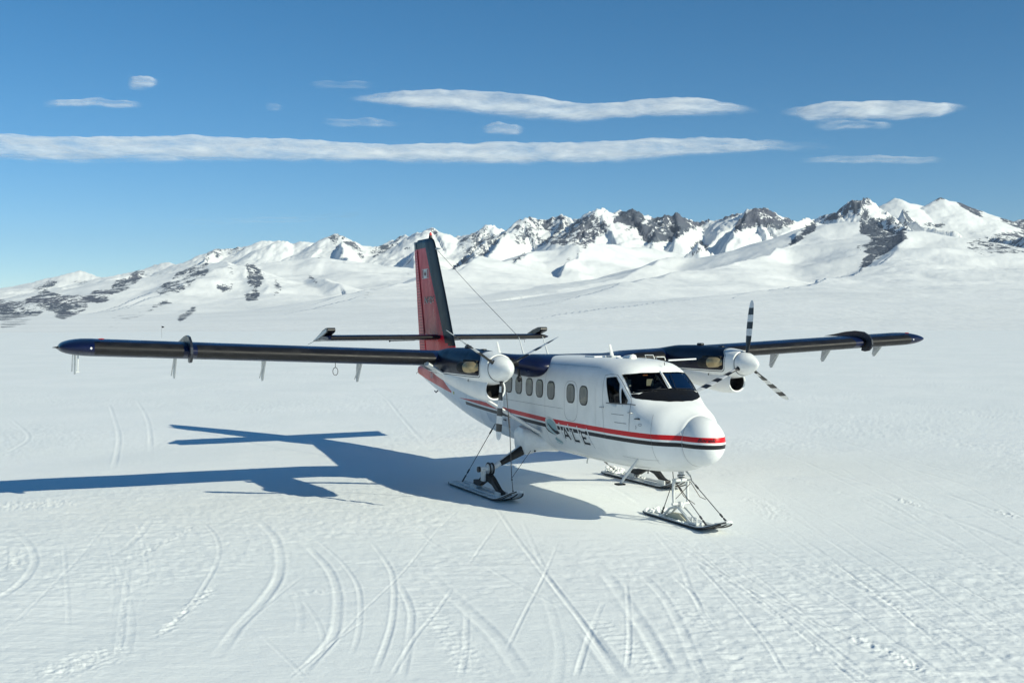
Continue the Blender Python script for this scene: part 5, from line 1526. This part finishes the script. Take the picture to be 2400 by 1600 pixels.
def main_gear(s, ys):
    """ys = distance of the ski centre line from the aircraft centre line"""
    secs = []
    for (y, hx, z0, z1) in ((.40, .66, .84, 1.30), (.62, .56, .86, 1.25), (.80, .46, .85, 1.26), (.95, .38, .80, 1.36), (1.04, .32, .79, 1.34), (1.08, .22, .86, 1.24)):
        r = []
        for j in range(28):
            a = 2 * math.pi * j / 28; e = 2 / 2.8
            xx = -5.80 + hx * math.copysign(abs(math.cos(a)) ** e, math.cos(a)); zz2 = (z0 + z1) / 2 + (z1 - z0) / 2 * math.copysign(abs(math.sin(a)) ** e, math.sin(a))
            r.append((xx, s * y, zz2 + .10 * max(0, (-5.6 - xx))))
        secs.append(r)
    v, f = loft(secs, True, True, True)
    g = MB().add(v, f).build('main_gear', M_WHITE, plane, sharp=50)
    top = Vector((-5.75, s * .90, .98)); low = Vector((-5.75, s * (ys - .14), .60))
    MB().tube([top, low], [.105, .052], 16, True, 1.25).build('gear_leg', M_WHITE, g)
    dv = (low - top)
    MB().tube([top + dv * .10 + Vector((.05, 0, -.015)), top + dv * .14 + Vector((.05, 0, -.012)), top + dv * .86 + Vector((.03, 0, -.006))], [.112, .104, .054], 16, True, 1.05).build('leg_boot', M_RUBBER, g)
    MB().tube([top + Vector((.16, 0, -.12)), top + Vector((.30, -s * .02, -.08))], .010, 6).sphere(top + Vector((.31, -s * .02, -.08)), .022, 8, 6).build('tie_down_pin', M_BLACK, g)
    ax = Vector((-5.75, s * ys, .545))
    MB().tube([low + Vector((0, -s * .03, .01)), ax + Vector((0, s * .02, 0))], [.062, .070], 16).build('axle_housing', M_WHITE, g)
    for q, r_ in ((-.08, .125), (.0, .135)):
        MB().tube([ax + Vector((0, s * q, 0)), ax + Vector((0, s * (q + .022), 0))], r_, 24).build('brake_disc', M_RUBBER, g)
        MB().tube([ax + Vector((0, s * (q - .004), 0)), ax + Vector((0, s * (q + .03), 0))], r_ * .76, 24).build('hub_plate', M_LGREY, g)
    MB().tube([ax, ax + Vector((0, s * .21, 0))], .052, 16).build('axle_tube', M_WHITE, g)
    MB().tube([ax + Vector((0, s * .20, 0)), ax + Vector((0, s * .25, 0))], .058, 16).build('axle_cap', M_BLACK, g)
    yy = s * (ys + .13)
    MB().box((-5.82, yy - .03, .30), (-5.68, yy + .03, .56)).build('ski_mount_plate', M_LGREY, g, bevel=.01)
    # black pedestal arch with two feet
    y0, y1 = s * ys - .05, s * ys + .05
    MB().prism([(-6.50, .14), (-6.48, .24), (-6.22, .27), (-5.95, .42), (-5.62, .44), (-5.48, .38), (-5.18, .20), (-5.02, .16), (-5.02, .10), (-5.22, .10), (-5.50, .24), (-5.75, .29), (-5.95, .24), (-6.15, .15), (-6.30, .13)], 1, y0, y1).build('ski_pedestal', M_RUBBER, g, smooth=False, bevel=.015)
    for xf_ in (-6.42, -5.12):
        MB().box((xf_ - .12, y0 - .05, .05), (xf_ + .12, y0 - .02, .16)).build('pedestal_bracket', M_LGREY, g, smooth=False, bevel=.006)
        MB().box((xf_ - .12, y1 + .02, .05), (xf_ + .12, y1 + .05, .16)).build('pedestal_bracket', M_LGREY, g, smooth=False, bevel=.006)
    ski_mesh(-7.62, -5.12, -4.28, .27, s * ys, .235, 'ski', g)
    cable([(-7.75, s * .74, 1.30), (-7.22, s * ys, .09)], g)
    cable([(-4.62, s * (ys - .0), .52), (-4.55, s * ys, .20)], g)
    MB().tube([(-4.62, s * ys, .50), (-5.35, s * 1.02, .92)], .006, 6).build('rigging_cable', M_CABLE, g)
    return g
g1 = main_gear(-1, 1.78)
MB().tube([(-3.62, -2.37, 2.60), (-4.10, -2.05, 1.45), (-4.62, -1.78, .50)], .008, 6).tube([(-3.95, -2.15, 1.80), (-4.05, -2.08, 1.55)], .016, 8).build('tie_down_rope', M_CABLE, g1)
g2 = main_gear(1, 2.07)
# nose gear
ng = MB().tube([(-1.45, .07, 1.00), (-1.45, .07, .80)], .048, 16).build('nose_gear', M_GREY, plane)
MB().tube([(-1.45, .07, .855), (-1.45, .07, .815)], .068, 16).build('oleo_collar', M_BLACK, ng)
MB().tube([(-1.45, .07, .842), (-1.45, .07, .832)], .070, 16).build('collar_ring', M_WHITE, ng)
MB().box((-1.52, -.085, .735), (-1.38, .225, .79)).build('fork_yoke', M_LGREY, ng, bevel=.02)
for y_ in (-.075, .215):
    MB().tube([(-1.46, y_, .76), (-1.48, y_, .58), (-1.46, y_, .34)], [.030, .026, .024], 12).build('fork_leg', M_LGREY, ng)
MB().tube([(-1.46, -.11, .34), (-1.46, .25, .34)], .028, 14).build('nose_axle', M_LGREY, ng)
MB().box((-1.50, .03, .27), (-1.40, .11, .38)).build('axle_block', M_WHITE, ng, bevel=.02)
for y_ in (.0, .14):
    MB().tube([(-1.88, y_, .09), (-1.72, y_, .22), (-1.52, y_, .28), (-1.42, y_, .28), (-1.24, y_, .19), (-1.06, y_, .09)], [.016, .020, .026, .026, .020, .017], 8, True, 1.2).build('ski_pedestal', M_LGREY, ng)
MB().box((-1.10, -.02, .06), (-.84, .16, .10)).box((-1.0, -.02, .10), (-.98, .0, .19)).box((-.86, -.02, .10), (-.84, .0, .19)).box((-1.0, -.02, .18), (-.84, .0, .195)).build('pedestal_bracket', M_LGREY, ng, smooth=False, bevel=.004)
MB().prism([(-1.95, .05), (-1.2, .05), (-1.45, .16), (-1.7, .15)], 1, .03, .11).build('ski_spine', plain('ochre_stained', (.55, .52, .40), .6), ng, smooth=False)
ski_mesh(-2.58, -.86, -.12, .22, .13, .215, 'ski', ng)
cable([(-1.36, .22, .76), (-.33, .26, .17)], ng)
cable([(-1.42, -.06, .73), (-.58, .0, .115)], ng)
cable([(-1.52, -.06, .72), (-1.94, -.02, .10)], ng)
MB().tube([(-1.42, -.05, .70), (-1.25, .0, .50), (-1.05, .02, .44), (-.92, .0, .42)], .006, 5).tube([(-1.36, .2, .74), (-1.12, .24, .50), (-.95, .24, .48)], .006, 5).tube([(-1.36, .2, .7), (-1.52, .0, .42)], .006, 5).build('hydraulic_hose', plain('hose', (.12, .08, .05), .6), ng)
MB().tube([(-1.38, .09, .96), (-1.24, .12, .86), (-1.20, .12, .80), (-1.30, .10, .78)], .016, 6).build('torque_link', M_GREY, ng)
MB().tube([(-1.62, .0, .94), (-1.56, -.02, .76)], .008, 6).build('centering_rod', M_CABLE, ng)
# crew step hanging below the cockpit door
MB().tube([(-1.72, -.62, 1.16), (-2.05, -.74, .77), (-2.12, -.77, .66)], [.022, .026, .026], 10).build('crew_step', M_LGREY, fus)
MB().box((-2.20, -.86, .635), (-2.06, -.70, .665)).build('step_tread', M_RUBBER, fus, bevel=.008)
a_, n_ = side_pt(-1.9, 1.03, -1, 0)
MB().tube([(-1.95, -.30, .91), (-1.96, -.30, .83)], .012, 6).build('belly_pin', M_BLACK, fus)
MB().tube([(-4.3, -.25, .88), (-4.33, -.26, .74)], .016, 6).build('belly_aerial', M_LGREY, fus)
MB().tube([(-2.75, .0, .87), (-3.3, .0, .86)], .03, 8, True, 2).build('belly_beacon_fairing', M_WHITE, fus)

# ================================================================== SMALL THINGS ON THE SNOW
rng = random.Random(4)
def clump(c, spread, n, r, label):
    mb = MB()
    for _ in range(n):
        p = (c[0] + rng.uniform(-1, 1) * spread[0], c[1] + rng.uniform(-1, 1) * spread[1], c[2] + rng.random() ** 1.6 * spread[2])
        q = r * rng.uniform(.45, 1.15); mb.sphere(p, q, 8, 5, (rng.uniform(.8, 1.3), rng.uniform(.8, 1.3), rng.uniform(.6, 1)))
    o = mb.build('snow_clump', MAT_SNOW)
    for v_ in o.data.vertices:
        k = fbm(np.array([v_.co.x * 22.0]), np.array([v_.co.y * 22.0 + v_.co.z * 17.0]), 2, 3)[0]
        v_.co += Vector((k, k * .6, k)) * r * .22
    return tag(o, label, 'snow', 'snow lying on the skis', 'stuff')
clump((-7.25, 2.05, .075), (.26, .12, .09), 60, .042, 'heap of crumbly snow on the rear of the far main ski')
clump((-6.35, 2.12, .065), (.35, .08, .02), 20, .028, 'thin scatter of snow at the middle of the far main ski')
clump((-2.38, .13, .06), (.17, .14, .045), 44, .030, 'crumbly snow on the rear end of the nose ski')
clump((-1.55, -.04, .055), (.45, .02, .01), 18, .018, 'narrow strip of snow along the near edge of the nose ski')
# marker flag far off behind the wing
fp = ground_pt(379, 790)
m_ = empty('marker_flag', (fp[0], fp[1], -.1))
tag(m_, 'thin pole with small dark flag far out on the snow behind the wing', 'flag')
MB().tube([(fp[0], fp[1], -.15), (fp[0], fp[1], 3.05)], .022, 6).build('pole', M_CABLE, m_)
MB().prism([(0, 0), (.62, .10), (.60, .34), (0, .50)], 1, -.01, .01).build('flag_cloth', M_BLACK, m_, smooth=False)
fo = bpy.data.objects['flag_cloth']
for v_ in fo.data.vertices:
    x_, z_ = v_.co.x, v_.co.z
    v_.co = Vector((fp[0] + R0.x * x_, fp[1] + R0.y * x_ + v_.co.y, 2.55 + z_))
